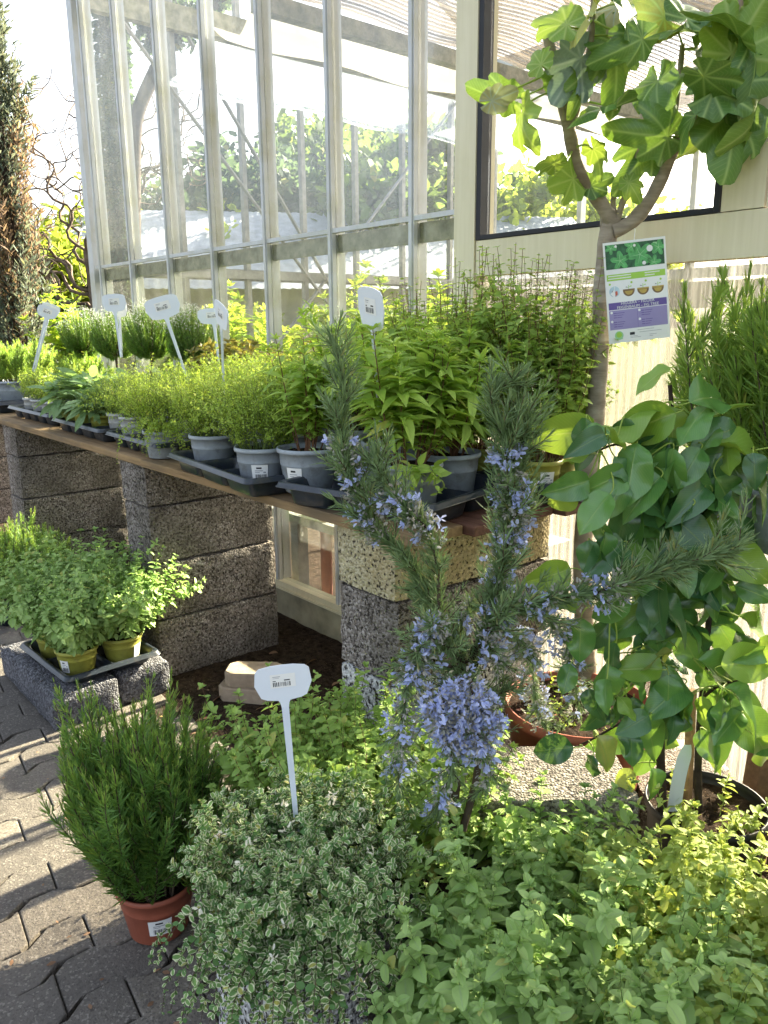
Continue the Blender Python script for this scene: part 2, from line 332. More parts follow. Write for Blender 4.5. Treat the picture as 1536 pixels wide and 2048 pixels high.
def part(name, me, parent=None):
    o = bpy.data.objects.new(name, me); COL.objects.link(o)
    if parent is not None: o.parent = parent
    return o
def tag(o, label=None, cat=None, group=None, kind=None):
    if label: o['label'] = label
    if cat: o['category'] = cat
    if group: o['group'] = group
    if kind: o['kind'] = kind
    return o
def thing(name, label, cat, loc=(0, 0, 0), rz=0., group=None, sc_=1.):
    o = bpy.data.objects.new(name, None); COL.objects.link(o); o.empty_display_size = .05
    o.location = tuple(loc); o.rotation_euler = (0, 0, rz); o.scale = (sc_,)*3
    return tag(o, label, cat, group)
def copy_thing(o, loc, rz, label, sc_=1.):
    c = o.copy(); COL.objects.link(c); c.location = tuple(loc); c.rotation_euler = (0, 0, rz); c.scale = (sc_,)*3; c['label'] = label
    for ch in o.children:
        d = ch.copy(); COL.objects.link(d); d.parent = c
        for g in ch.children:
            e = g.copy(); COL.objects.link(e); e.parent = d
    return c

def nrm(v): return v/np.maximum(np.linalg.norm(v, axis=-1, keepdims=True), 1e-9)
BOXF = np.array([[0, 3, 2, 1], [4, 5, 6, 7], [0, 1, 5, 4], [1, 2, 6, 5], [2, 3, 7, 6], [3, 0, 4, 7]])
def box(mb, a, b, mi=0, A=None):
    x0, y0, z0 = a; x1, y1, z1 = b
    V = np.array([[x0, y0, z0], [x1, y0, z0], [x1, y1, z0], [x0, y1, z0], [x0, y0, z1], [x1, y0, z1], [x1, y1, z1], [x0, y1, z1]])
    return mb.add(V, BOXF, A, mi)
def bar(mb, p, q, wd, th, mi=0, ref=(0, 0, 1)):
    p = np.array(p, float); q = np.array(q, float); d = nrm(q-p); r = np.array(ref, float)
    if abs(d @ r) > .95: r = np.array([1., 0, 0])
    x = nrm(np.cross(d, r)); y = np.cross(x, d); V = []
    for e in (p, q):
        for sx, sy in ((-1, -1), (1, -1), (1, 1), (-1, 1)): V.append(e + x*sx*wd/2 + y*sy*th/2)
    return mb.add(V, BOXF, None, mi)
def bbox_bev(name, a, b, bev, mats, parent=None, sub=0, jit=0., seed=0):
    """bevelled (and roughened) block as a mesh"""
    import bmesh
    bm = bmesh.new(); bmesh.ops.create_cube(bm, size=1)
    a = np.array(a, float); b = np.array(b, float)
    for v in bm.verts: v.co = Vector([(a[i]+b[i])/2 + v.co[i]*(b[i]-a[i]) for i in range(3)])
    if sub:
        L = b-a
        for ax in range(3):
            es = [e for e in bm.edges if abs((e.verts[0].co-e.verts[1].co).normalized()[ax]) > .9]
            bmesh.ops.subdivide_edges(bm, edges=es, cuts=max(1, int(L[ax]/sub)-1), use_grid_fill=True)
    if bev and not sub: bmesh.ops.bevel(bm, geom=bm.edges[:], offset=bev, segments=2, affect='EDGES', profile=.6)
    if sub:
        r = random.Random(seed)
        for v in bm.verts:
            k = sum(1 for i in range(3) if min(abs(v.co[i]-a[i]), abs(v.co[i]-b[i])) < 1e-5)
            for i in range(3):
                if k >= 2:
                    if abs(v.co[i]-a[i]) < 1e-5: v.co[i] += bev*r.uniform(.35, 1)
                    elif abs(v.co[i]-b[i]) < 1e-5: v.co[i] -= bev*r.uniform(.35, 1)
                v.co[i] += r.uniform(-jit, jit)
    me = bpy.data.meshes.new(name); bm.to_mesh(me); bm.free()
    for m in (mats if isinstance(mats, list) else [mats]): me.materials.append(m)
    me.polygons.foreach_set('use_smooth', [bool(sub)]*len(me.polygons))
    if sub: me.set_sharp_from_angle(angle=R(33))
    return part(name, me, parent)

def tubes(mb, P, r, k=5, mi=0, cap=True):
    """P (S,n,3) polylines, r (n,) or (S,n) radii"""
    P = np.asarray(P, float)
    if P.ndim == 2: P = P[None]
    S, n, _ = P.shape; r = np.broadcast_to(np.asarray(r, float), (S, n))
    T = np.zeros_like(P); T[:, 1:-1] = P[:, 2:]-P[:, :-2]; T[:, 0] = P[:, 1]-P[:, 0]; T[:, -1] = P[:, -1]-P[:, -2]; T = nrm(T)
    ref = np.where(np.abs(T[..., 2:3]) > .9, np.array([1., 0, 0]), np.array([0, 0, 1.]))
    ref = np.broadcast_to(ref[:, :1], T.shape)
    X = nrm(np.cross(T, ref)); Y = np.cross(T, X)
    a = np.arange(k)*2*math.pi/k
    V = P[:, :, None] + r[..., None, None]*(np.cos(a)[:, None]*X[:, :, None] + np.sin(a)[:, None]*Y[:, :, None])
    i = np.arange(n-1)[:, None]*k; j = np.arange(k)[None]; j2 = (j+1) % k
    F = np.stack([i+j, i+j2, i+k+j2, i+k+j], -1).reshape(-1, 4)
    F = (F[None] + (np.arange(S)*n*k)[:, None, None]).reshape(-1, 4)
    A = np.repeat(rng.random((S, 1)), n*k, 1).reshape(-1, 1)
    return mb.add(V.reshape(-1, 3), F, np.concatenate([np.full_like(A, .5), np.full_like(A, .5), A], 1), mi)

def lathe(mb, prof, k=40, mi=0, c=(0, 0, 0)):
    prof = np.array(prof, float); a = np.arange(k)*2*math.pi/k; n = len(prof)
    V = np.stack([prof[:, None, 0]*np.cos(a), prof[:, None, 0]*np.sin(a), np.repeat(prof[:, 1:2], k, 1)], -1).reshape(-1, 3) + np.array(c)
    i = np.arange(n-1)[:, None]*k; j = np.arange(k)[None]; j2 = (j+1) % k
    return mb.add(V, np.stack([i+j, i+j2, i+k+j2, i+k+j], -1).reshape(-1, 4), None, mi)

# leaf templates : grid (across nx, along ny) -> V(x across,y along,z), F, uv
def grid_leaf(prof, nx=3, ny=4, wid=.5, fold=.25, curl=.2, wave=0.):
    us = np.linspace(-1, 1, nx); vs = np.linspace(0, 1, ny); V = []; UV = []
    for v in vs:
        wv = prof(v)*wid/2
        for u in us:
            V.append((u*wv, v, fold*abs(u)*wv - curl*v*v + wave*math.sin(v*9+u)*abs(u)*wv)); UV.append((u*.5+.5, v))
    F = [[j*nx+i, j*nx+i+1, (j+1)*nx+i+1, (j+1)*nx+i] for j in range(ny-1) for i in range(nx-1)]
    return np.array(V), np.array(F), np.array(UV)
ov = lambda v: max(.06, math.sin(math.pi*min(1, .03+v**.85*.955))**.55)
lan = lambda v: max(.04, math.sin(math.pi*v**.85)**1.0)
egg = lambda v: max(.03, math.sin(math.pi*min(1, v**.80*.985+.01))**.70)*(1 if v < .9 else 1-(v-.9)*5)
ndl = lambda v: (.55+.9*v if v < .5 else 1.0) if v < .75 else (.75 if v < .99 else .08)
T_ov = grid_leaf(ov, 3, 6, .62, .35, .22)
T_ov4 = grid_leaf(ov, 3, 4, .66, .35, .2)
T_tiny = grid_leaf(ov, 3, 3, .6, .3, .1); T_tiny[0][:, 0] *= 1.0
T_thy = grid_leaf(lambda v: [.12, 1, .1][int(round(v*2))], 3, 3, .5, .25, .1)
T_var = grid_leaf(lambda v: [.15, .9, 1.0, .55][int(round(v*3))], 5, 4, .78, .25, .12)
T_lan = grid_leaf(lan, 3, 6, .27, .4, .35)
T_ndl = grid_leaf(lambda v: [.5, 1, .95, .1][int(round(v*3))], 3, 4, .10, -.5, -.12)
T_ndl2 = grid_leaf(lambda v: [.5, 1, .1][int(round(v*2))], 2, 3, .11, 0, -.12)
T_sage = grid_leaf(lan, 5, 8, .40, .25, .22, .15)
T_cit = grid_leaf(lan, 3, 5, .42, .3, .25)
T_pear = [grid_leaf(egg, 7, 12, .70, f, c_, w_) for f, c_, w_ in ((.22, .32, .22), (.40, .55, .26), (-.25, .35, .34), (.55, .8, .2))]
T_card = grid_leaf(lambda v: [.35, 1, .3][int(round(v*2))], 2, 3, .62, 0, .15)
T_spray = grid_leaf(lambda v: [.4, 1, .2][int(round(v*2))], 2, 3, .25, 0, .1)
T_pet = grid_leaf(lambda v: [.35, .9, .6][int(round(v*2))], 3, 3, .6, .3, .35)

def leaves(mb, T, P, D, N, S, mi=0, W=None, rnd=None):
    TV, TF, UV = T; P = np.asarray(P, float); n = len(P)
    if n == 0: return mb
    D = nrm(np.asarray(D, float)); N = np.asarray(N, float)
    X = nrm(np.cross(D, N + 1e-4)); Z = np.cross(X, D)
    S = np.broadcast_to(np.asarray(S, float), (n,))[:, None, None]
    wq = 1. if W is None else np.asarray(W)[:, None, None]
    V = P[:, None] + S*(TV[None, :, 0:1]*X[:, None]*wq + TV[None, :, 1:2]*D[:, None] + TV[None, :, 2:3]*Z[:, None])
    F = (TF[None] + (np.arange(n)*len(TV))[:, None, None]).reshape(-1, TF.shape[1])
    rd = rng.random(n) if rnd is None else rnd
    A = np.concatenate([np.broadcast_to(UV[None], (n, *UV.shape)), np.broadcast_to(rd[:, None, None], (n, len(TV), 1))], 2).reshape(-1, 3)
    return mb.add(V.reshape(-1, 3), F, A, mi)

def grow(P0, D0, L, n=12, up=.05, wob=.06, droop=0.):
    S = len(P0); P = np.zeros((S, n, 3)); P[:, 0] = P0; d = nrm(np.asarray(D0, float).copy()); st = (np.asarray(L)/(n-1))[:, None]
    for i in range(1, n):
        d = nrm(d + np.array([0, 0, 1.])*(up - droop*i/n) + rng.normal(0, wob, (S, 3))); P[:, i] = P[:, i-1] + d*st
    return P
def on_path(P, t):
    """P (S,n,3), t (S,m) in 0..1 -> pos, tangent (S,m,3)"""
    S, n, _ = P.shape; x = np.clip(t, 0, .9999)*(n-1); i = x.astype(int); f = (x-i)[..., None]
    si = np.arange(S)[:, None]; a = P[si, i]; b = P[si, i+1]
    return a + (b-a)*f, nrm(b-a)
def perp(T, ang):
    ref = np.where(np.abs(T[..., 2:3]) > .92, np.array([1., .2, 0]), np.array([0, 0, 1.]))
    X = nrm(np.cross(T, ref)); Y = np.cross(T, X)
    return X*np.cos(ang)[..., None] + Y*np.sin(ang)[..., None]

def bush_stems(n, r0, h, spread, up=.05, wob=.06, droop=0., hvar=.3, npt=12, zc=0., cx=0., cy=0., dome=.35):
    rr = np.sqrt(rng.random(n)); a = rng.random(n)*2*math.pi
    P0 = np.stack([rr*r0*np.cos(a)+cx, rr*r0*np.sin(a)+cy, np.full(n, zc)], 1)
    D0 = np.stack([rr*spread*np.cos(a), rr*spread*np.sin(a), np.ones(n)], 1) + rng.normal(0, .12, (n, 3))
    L = h*(1-hvar*rng.random(n))*np.sqrt(1+(rr*spread)**2)*(1-dome*rr**2*.6)
    return grow(P0, D0, L, npt, up, wob, droop)

def pairs(mb, P, T, m, t0, size, tilt, per=2, mi=0, szprof=None, tw=math.pi/2, jit=.35, W=None, upn=.6, t1=1.):
    S = len(P)
    t = np.linspace(t0, t1, m)[None] + rng.normal(0, .25/m, (S, m)); t = np.clip(t, .02, 1.)
    pos, tan = on_path(P, t); base = rng.random((S, 1))*6.28 + np.arange(m)[None]*tw
    sp = szprof(t) if szprof else 1 - .6*np.clip((t-.55)/.45, 0, 1)
    for k in range(per):
        ang = base + k*2*math.pi/per + rng.normal(0, jit, (S, m))
        pr = perp(tan, ang); tl = tilt + rng.normal(0, .2, (S, m))
        D = pr*np.cos(tl)[..., None] + tan*np.sin(tl)[..., None]
        N = tan*(1-upn) + np.array([0, 0, 1.])*upn + rng.normal(0, .25, D.shape)
        sz = size*sp*(.7+.6*rng.random((S, m)))
        leaves(mb, T, pos.reshape(-1, 3), D.reshape(-1, 3), N.reshape(-1, 3), sz.ravel(), mi)
    return mb

def needles(mb, P, T, m, t0, size, ang, mi=0, t1=1., per=4, shrink=.5):
    S = len(P); t = np.linspace(t0, t1, m)[None] + rng.normal(0, .3/m, (S, m)); t = np.clip(t, .01, 1.)
    pos, tan = on_path(P, t); base = np.arange(m)[None]*2.1 + rng.random((S, 1))*6
    for k in range(per):
        pr = perp(tan, base + k*2*math.pi/per + rng.normal(0, .3, (S, m)))
        al = ang*(1-.65*np.clip((t-.7)/.3, 0, 1)) + rng.normal(0, .24, (S, m))
        D = pr*np.sin(al)[..., None] + tan*np.cos(al)[..., None]
        sz = size*(1-shrink*np.clip((t-.75)/.25, 0, 1))*(.75+.5*rng.random((S, m)))
        leaves(mb, T, pos.reshape(-1, 3), D.reshape(-1, 3), (tan+rng.normal(0, .1, tan.shape)).reshape(-1, 3), sz.ravel(), mi)
    return mb

# ------------------------------------------------------------ pots, trays, labels
def sticker_mesh(r0, r1, z0, z1, h0, h1, a0, a1, out=.0007, k=10):
    """label on a cone: radius r(z) between (h0,r0),(h1,r1); patch z0..z1, angle a0..a1; with bar code and print lines"""
    mb = MB(); rad = lambda z: r0+(r1-r0)*(z-h0)/(h1-h0)
    def patch(u0, u1, v0, v1, o, mi):
        n = max(2, int(k*(u1-u0))+1); us = np.linspace(u0, u1, n); V = []
        for v in (v0, v1):
            z = z0+(z1-z0)*v
            for u in us:
                a = a0+(a1-a0)*u; V.append(((rad(z)+o)*math.cos(a), (rad(z)+o)*math.sin(a), z))
        mb.add(V, [[i, i+1, n+i+1, n+i] for i in range(n-1)], None, mi)
    patch(0, 1, 0, 1, out, 0); r = random.Random(3)
    u = .2
    while u < .88:
        wv = r.choice((.012, .02, .03)); patch(u, u+wv, .1, .42, out+.0004, 1); u += wv+r.choice((.014, .022, .03))
    patch(.3, .62, .76, .86, out+.0004, 1); patch(.2, .7, .62, .67, out+.0004, 2); patch(.2, .5, .52, .56, out+.0004, 2); patch(.72, .88, .5, .58, out+.0004, 2)
    return mb.mesh('sticker', [M['paper'], M['ink'], M['ink_grey']], False)
def pot_parts(t, r, h, mat, taper=.78, rim=.008, soil=.85, label=None, bands=True):
    rb = r*taper; th = .0025; rm = r*.985
    prof = [(0.001, 0.003), (rb*.93, .003), (rb, .007)]
    if bands: prof += [(rb+(rm-rb)*.6, h*.62), (rb+(rm-rb)*.6+.0015, h*.63), (rb+(rm-rb)*.62+.0015, h*.66)]
    prof += [(rm-.003, h-rim*1.6), (r+.002, h-rim*1.5), (r+.003, h-rim), (r+.002, h), (r-th, h), (r-th*1.5, h-rim), (rb+(rm-rb)*soil-th, h*soil), (.001, h*soil-.004)]
    MB_ = MB(); lathe(MB_, prof, 44); MB_.part('pot', mat, t)
    sm = MB(); k = 40; rs = rb+(rm-rb)*soil-th*.6; rings = np.linspace(0.02, 1, 7)
    V = [(rs*q*math.cos(i*2*math.pi/k), rs*q*math.sin(i*2*math.pi/k), h*soil+.003+rng.normal(0, .003)*(q < .99)) for q in rings for i in range(k)]
    sm.add(V, [[a*k+i, a*k+(i+1) % k, (a+1)*k+(i+1) % k, (a+1)*k+i] for a in range(6) for i in range(k)]); sm.part('soil', M['soil'], t)
    if label is not None:
        a, wd, z0, z1 = label
        da = wd/r/2; part('price_sticker', sticker_mesh(rb, rm-.001, h*z0, h*z1, .007, h-rim*1.6, a-da, a+da, .0022), t)
TOCAM = lambda x, y: math.atan2(-y, -x)   # angle from a spot towards the viewer

def round_rect(x0, y0, x1, y1, r, k=4):
    out = []
    for cx, cy, a0 in ((x1-r, y1-r, 0), (x0+r, y1-r, 90), (x0+r, y0+r, 180), (x1-r, y0+r, 270)):
        for i in range(k+1):
            a = R(a0+90*i/k); out.append((cx+r*math.cos(a), cy+r*math.sin(a)))
    return out
def tray(label, c, wx, wy, nx, ny, h=.055, rz=0., mat=None, group='black carry trays on the bench'):
    """moulded carry tray: lipped rim, web between cells, tapered cells"""
    mb = MB(); x0, y0, x1, y1 = -wx/2, -wy/2, wx/2, wy/2
    rings = []
    for off, z in ((-.016, h-.004), (-.013, h), (-.004, h+.002), (0, h-.001), (.003, h-.010), (.006, h-.011), (.006, h-.0125), (.001, h-.012)):
        rings.append([(x, y, z) for x, y in round_rect(x0-off, y0-off, x1+off, y1+off, .022)])
    n = len(rings[0]); V = [p for q in rings for p in q]
    mb.add(V, [[a*n+i, a*n+(i+1) % n, (a+1)*n+(i+1) % n, (a+1)*n+i] for a in range(len(rings)-1) for i in range(n)])
    cw, ch = (wx-.03)/nx, (wy-.03)/ny
    for i in range(nx):
        for j in range(ny):
            a, b = x0+.015+i*cw, y0+.015+j*ch; lv = []
            for g, z in ((.0, h-.004), (.004, h-.006), (.008, h*.5), (.013, .006), (.019, .001), (min(cw, ch)*.3, .001)):
                lv.append([(x, y, z) for x, y in round_rect(a+g, b+g, a+cw-g, b+ch-g, max(.004, min(.02, min(cw, ch)/2-g-.003)))])
            m = len(lv[0]); mb.add([p for q in lv for p in q], [[q*m+k, q*m+(k+1) % m, (q+1)*m+(k+1) % m, (q+1)*m+k] for q in range(len(lv)-1) for k in range(m)])
            mb.add(lv[-1], [list(range(m))])
    o = mb.part('carry_tray', mat or M['tray'], None); o.location = c; o.rotation_euler = (0, 0, rz)
    return tag(o, label, 'tray', group)

def plate_outline(wd, ht, k=6):
    """rounded keystone label head: wider at the top shoulders, bulging sides; x, z with z=0 where the stem starts"""
    pts = []
    ctrl = [(-.08, 0), (-.30, .05), (-.40, .12), (-.50, .48), (-.47, .86), (-.40, .95), (-.2, 1.0), (0, 1.01), (.2, 1.0), (.40, .95), (.47, .86), (.50, .48), (.40, .12), (.30, .05), (.08, 0)]
    return [(x*wd, z*ht) for x, z in ctrl]
def t_label(label, base, top_z, yaw, lean=0., wd=.1, ht=.062, sw=.011, rollz=0., group='white T shaped plant labels'):
    L = top_z-base[2]-ht*math.cos(lean)
    t = thing('plant_label', label, 'plant label', base, yaw, group); t.rotation_euler = (lean, rollz, yaw)
    L = (top_z-base[2])/max(.5, math.cos(lean)) - ht
    mb = MB(); out = plate_outline(wd, ht); n = len(out)
    for th, o2 in ((.0012, 0),):
        F = [(x, -th, z+L) for x, z in out]; B = [(x, th, z+L) for x, z in out]
        mb.add(F+B, [[i, (i+1) % n, n+(i+1) % n, n+i] for i in range(n)])
        mb.add(F, [list(range(n))]); mb.add(B, [list(range(n))[::-1]])
    mb.part('label_plate', M['sign'], t, False)
    mb = MB(); V = []
    for z, q in ((-.03, .55), (0, .6), (L*.8, .95), (L-.012, 1.0), (L-.004, 1.25), (L+.004, 1.9)):
        V.append([(-sw/2*q, -.0016, z), (sw/2*q, -.0016, z), (sw/2*q*.4, -.0045, z), (-sw/2*q*.4, -.0045, z)])
    V = [[(v[0][0], -.0016, v[0][2]), (v[1][0], -.0016, v[0][2]), (v[1][0], .0016, v[0][2]), (v[0][0], .0016, v[0][2])] for v in V]
    mb.add([p for q in V for p in q], [[a*4+i, a*4+(i+1) % 4, (a+1)*4+(i+1) % 4, (a+1)*4+i] for a in range(len(V)-1) for i in range(4)])
    for sx in (-1, 1):   # stiffening ribs along the stem
        box(mb, (sx*sw*.28-.0008, -.003, .0), (sx*sw*.28+.0008, -.0016, L-.012))
    mb.part('label_stem', M['sign'], t, False)
    mb = MB(); y = -.0015; zz = L+ht*.38; sw2, sh = wd*.44, ht*.38
    def q(x0, x1, z0, z1, dy, mi): mb.add([(x0, y-dy, z0), (x1, y-dy, z0), (x1, y-dy, z1), (x0, y-dy, z1)], [[0, 1, 2, 3]], None, mi)
    q(-sw2/2, sw2/2, zz, zz+sh, .0002, 0); r = random.Random(5); x = -sw2*.40
    while x < sw2*.30:
        b = r.choice((.0006, .001, .0016)); q(x, x+b, zz+sh*.10, zz+sh*.42, .0005, 1); x += b+r.choice((.0008, .0012, .0018))
    q(-sw2*.4, -sw2*.28, zz+sh*.48, zz+sh*.54, .0005, 1); q(.05*sw2, sw2*.28, zz+sh*.50, zz+sh*.58, .0005, 1)
    q(-sw2*.4, -sw2*.1, zz+sh*.80, zz+sh*.85, .0005, 2); q(-sw2*.4, -sw2*.15, zz+sh*.70, zz+sh*.73, .0005, 2)
    mb.part('price_sticker', [M['paper'], M['ink'], M['ink_grey']], t, False)
    return t
#--SETTING--
# ------------------------------------------------------------ ground, soil, paving
mb = MB(); g = np.linspace(-1, 1, 41); g = np.sign(g)*np.abs(g)**2.2*220
V = [(x, y, -.075) for y in g for x in g]
mb.add(V, [[j*41+i, j*41+i+1, (j+1)*41+i+1, (j+1)*41+i] for j in range(40) for i in range(40)])
tag(mb.part('ground', M['ground'], None), kind='structure')
mb = MB(); nx, ny = 230, 60; xs = np.linspace(-8, 1.2, nx); ys = np.linspace(.78, 1.93, ny)
nz = rng.normal(0, .0035, (ny, nx)); k2 = rng.normal(0, 1, (14, 60)); 
from numpy import interp
low = np.array([[k2[int(j*13/ny), int(i*59/nx)] for i in range(nx)] for j in range(ny)])
for _ in range(4): low = (low + np.roll(low, 2, 0) + np.roll(low, -2, 0) + np.roll(low, 2, 1) + np.roll(low, -2, 1))/5
edge = np.clip((ys-.95)/.2, 0, 1)[:, None]
Z = -.022 + edge*(.022 + low*.006) + nz*edge
V = [(xs[i], ys[j], Z[j, i]) for j in range(ny) for i in range(nx)]
mb.add(V, [[j*nx+i, j*nx+i+1, (j+1)*nx+i+1, (j+1)*nx+i] for j in range(ny-1) for i in range(nx-1)])
tag(mb.part('soil_bed', M['soil'], None), kind='structure')
mb = MB(); mb.add([(-12, -4, -.013), (4, -4, -.013), (4, 1.12, -.013), (-12, 1.12, -.013)], [[0, 1, 2, 3]])
tag(mb.part('paving_joints', M['joint'], None), kind='structure')
mb = MB(); PX, PL = .12, .212
def zig(y):
    q = (y/PL) % 1.0; k = [(0, -1), (.14, -1), (.38, 1), (.62, 1), (.86, -1), (1, -1)]
    return .018*np.interp(q, [a for a, _ in k], [b for _, b in k])
gp = .0017
for ir in range(-58, 12):
    x0 = -1.63+ir*PX
    for jc in range(-10, 6):
        ya = jc*PL + (PL/2 if ir % 2 else 0) + .045; yb = ya+PL
        if yb > 1.13 or ya < -1.6: continue
        bp = sorted([ya+gp] + [y for kk in range(-12, 10) for y in ((kk+.14)*PL, (kk+.38)*PL, (kk+.62)*PL, (kk+.86)*PL) if ya+.012 < y < yb-.012] + [yb-gp])
        tl = rng.normal(.02, .004); dz = rng.normal(0, .0016)
        if y0 if False else False: pass
        L = [(x0+zig(y)+gp+rng.normal(0, .0006), y+.007) for y in bp]; Rr = [(x0+PX+zig(y)-gp+rng.normal(0, .0006), y-.007) for y in bp]
        out = L[::-1] + Rr; out = Rr + L[::-1]
        c = np.mean(out, 0); n = len(out); O = np.array(out); r0 = rng.random(); A = []
        tx, ty = rng.normal(0, .006, 2)
        zt = lambda p: dz+tx*(p[0]-c[0])+ty*(p[1]-c[1])
        dv = O-c; inn = lambda k: O - dv/np.linalg.norm(dv, axis=1)[:, None]*k
        lv = [(O, -.014), (O, -.0032), (inn(.002), -.0006), (inn(.0055), 0)]
        V = [(p[0], p[1], z+zt(p)*(z > -.01)) for q, z in lv for p in q]
        A = np.tile([.5, .5, r0], (len(V), 1)); b = mb.n
        mb.add(V, [[a*n+i, a*n+(i+1) % n, (a+1)*n+(i+1) % n, (a+1)*n+i] for a in range(3) for i in range(n)], A)
        mb.add(V[-n:], [list(range(n))], A[-n:])
tag(mb.part('pavement', M['paving'], None, False), kind='structure')

# ------------------------------------------------------------ block piers and slabs
def block(name, label, a, b, mat, seed, group=None, sub=.022, bev=.0042, jit=.0013):
    c = [(a[0]+b[0])/2, (a[1]+b[1])/2, a[2]]
    o = bbox_bev(name, [a[i]-c[i] for i in range(3)], [b[i]-c[i] for i in range(3)], bev, mat, None, sub, jit, seed)
    o.location = c; return tag(o, label, 'concrete block', group)
def pier(x0, x1, y0, y1, zs, where, mats, seed):
    words = ['bottom', 'second from the bottom', 'third from the bottom', 'topmost'] if len(zs) == 5 else ['bottom', 'middle', 'topmost']
    for i in range(len(zs)-1):
        j = rng.normal(0, .004, 4)
        m = mats[min(i, len(mats)-1)]
        look = {'pumice': 'rough brown', 'pumice_cream': 'cream stained', 'pumice_white': 'white washed', 'pumice_dark': 'dark grey'}[m]
        block('pumice_block', f'{look} pumice block, {words[i]} of the pier {where}', (x0+j[0], y0+j[1], zs[i]+.0015), (x1+j[2], y1+j[3], zs[i+1]-.0015), M[m], seed+i, 'pumice blocks of the bench piers')
ZP = [0, .235, .452, .668, .822]
pier(-2.89, -2.668, 1.155, 1.68, ZP, 'right behind the oregano pots', ['pumice'], 10)
pier(-4.42, -4.20, 1.155, 1.70, ZP, 'behind the young rosemary tray', ['pumice'], 20)
pier(-1.55, -1.325, 1.155, 1.72, [0, .235, .452, .668, .822], 'beside the trailing rosemary', ['pumice_white', 'pumice_white', 'pumice', 'pumice_cream'], 30)
pier(-5.95, -5.73, 1.155, 1.70, ZP, 'beyond the left photo edge', ['pumice'], 40)
block('ground_block', 'dark pumice block on the paving under the near half of the oregano tray', (-3.12, .712, -.004), (-2.527, .944, .124), M['pumice_dark'], 50, 'dark blocks under the oregano tray', bev=.011)
block('ground_block', 'dark pumice block lying against the middle pier under the far half of the oregano tray', (-3.10, .949, -.004), (-2.56, 1.15, .121), M['pumice_dark'], 51, 'dark blocks under the oregano tray', bev=.011)
# exposed aggregate slab lying in front of the terracotta pot
def slab_block(label, px0, px1, pyf, pyb, zt, zb, mat, seed, name='aggregate_slab'):
    a = at_z(px0, pyf, zt); b = at_z(px1, pyf, zt); c = at_z((px0+px1)/2, pyb, zt)
    u = (b-a)[:2]; wd = np.linalg.norm(u); u = u/wd; v = np.array([-u[1], u[0]]); dp = (c-(a+b)/2)[:2] @ v
    o = bbox_bev(name, (-wd/2, 0, zb-zt), (wd/2, dp, 0), .006, mat, None, .03, .0014, seed)
    o.location = ((a[0]+b[0])/2, (a[1]+b[1])/2, zt); o.rotation_euler = (0, 0, math.atan2(u[1], u[0])); return tag(o, label, 'concrete slab')
slab_block('sunlit pebble faced concrete block in front of the terracotta pot', 850, 1285, 1600, 1487, .352, 0, M['aggregate'], 60)
slab_block('pebble faced concrete slab behind the black pot of the glossy leaved tree', 1287, 1500, 1590, 1475, .165, 0, M['aggregate'], 61)
block('pedestal_block', 'grey pumice block standing under the variegated thyme', (-1.13, .545, 0), (-.93, .745, .235), M['pumice_white'], 62)
def brick(label, c, rz, z0):
    import bmesh
    out = [(-.10, -.03), (-.075, -.055), (.075, -.055), (.10, -.03), (.10, .035), (.075, .055), (-.075, .055), (-.10, .035)]
    mb = MB(); n = 8; h = .052; lv = [(1, 0), (1, h-.005), (.95, h)]
    V = [(x*q, y*q, z) for q, z in lv for x, y in out]
    mb.add(V, [[a*n+i, a*n+(i+1) % n, (a+1)*n+(i+1) % n, (a+1)*n+i] for a in range(2) for i in range(n)]); mb.add(V[-n:], [list(range(n))]); mb.add(V[:n], [list(range(n))[::-1]])
    o = mb.part('paving_brick', M['brick'], None, False); o.location = (c[0], c[1], z0); o.rotation_euler = (0, 0, rz); tag(o, label, 'brick', 'loose bricks under the bench')
bp = at_z(518, 1335, .06)
brick('tan shaped paving brick lying on the soil below another brick', (-2.33, 1.33), R(38), .004)
brick('tan shaped paving brick stacked on top of another brick', (-2.325, 1.355), R(46), .057)

# ------------------------------------------------------------ plank bench
zt0, zt1 = .823, .848
def plank(label, x0, x1, y0, y1, mat, seed, dz=0):
    o = bbox_bev('bench_plank', (-(x1-x0)/2, -(y1-y0)/2, 0), ((x1-x0)/2, (y1-y0)/2, zt1-zt0), .003, mat); o.location = ((x0+x1)/2, (y0+y1)/2, zt0+dz)
    o.rotation_euler = (0, 0, rng.normal(0, .0008)); tag(o, label, 'plank', 'planks of the potting bench')
plank('weathered front plank along the near part of the bench, tan edge towards the camera', -2.66, -1.245, 1.135, 1.295, M['wood'], 1)
plank('weathered front plank along the far part of the bench under sage and thyme trays', -6.0, -2.664, 1.137, 1.297, M['wood'], 2)
plank('red brown second plank of the bench, its end showing by the trailing rosemary', -3.9, -1.215, 1.303, 1.455, M['wood_red'], 3)
plank('red brown third plank of the bench ending by the tall rosemary stems', -3.9, -1.235, 1.462, 1.615, M['wood_red'], 4)
plank('red brown rear plank of the bench along the glass, under the tall oregano', -3.9, -1.20, 1.622, 1.78, M['wood_red'], 5)
plank('weathered second plank at the far end of the bench', -6.0, -3.905, 1.303, 1.455, M['wood'], 6)
plank('weathered third plank at the far end of the bench', -6.0, -3.905, 1.462, 1.615, M['wood'], 7)
plank('weathered rear plank at the far end of the bench', -6.0, -3.905, 1.622, 1.78, M['wood'], 8)
# second bench at the right with the tall rosemary
plank('weathered plank of the right hand bench under the tall upright rosemary', -.60, .8, 1.50, 1.67, M['wood'], 9)
plank('weathered rear plank of the right hand bench against the ribbed panel', -.60, .8, 1.68, 1.84, M['wood'], 10)
pier(.2, .42, 1.48, 1.84, ZP, 'carrying the right hand bench', ['pumice'], 70)
for i, x in enumerate((-.47,)):
    pier(x, x+.2, 1.56, 1.84, ZP, 'behind the glossy leaved tree', ['pumice'], 75)

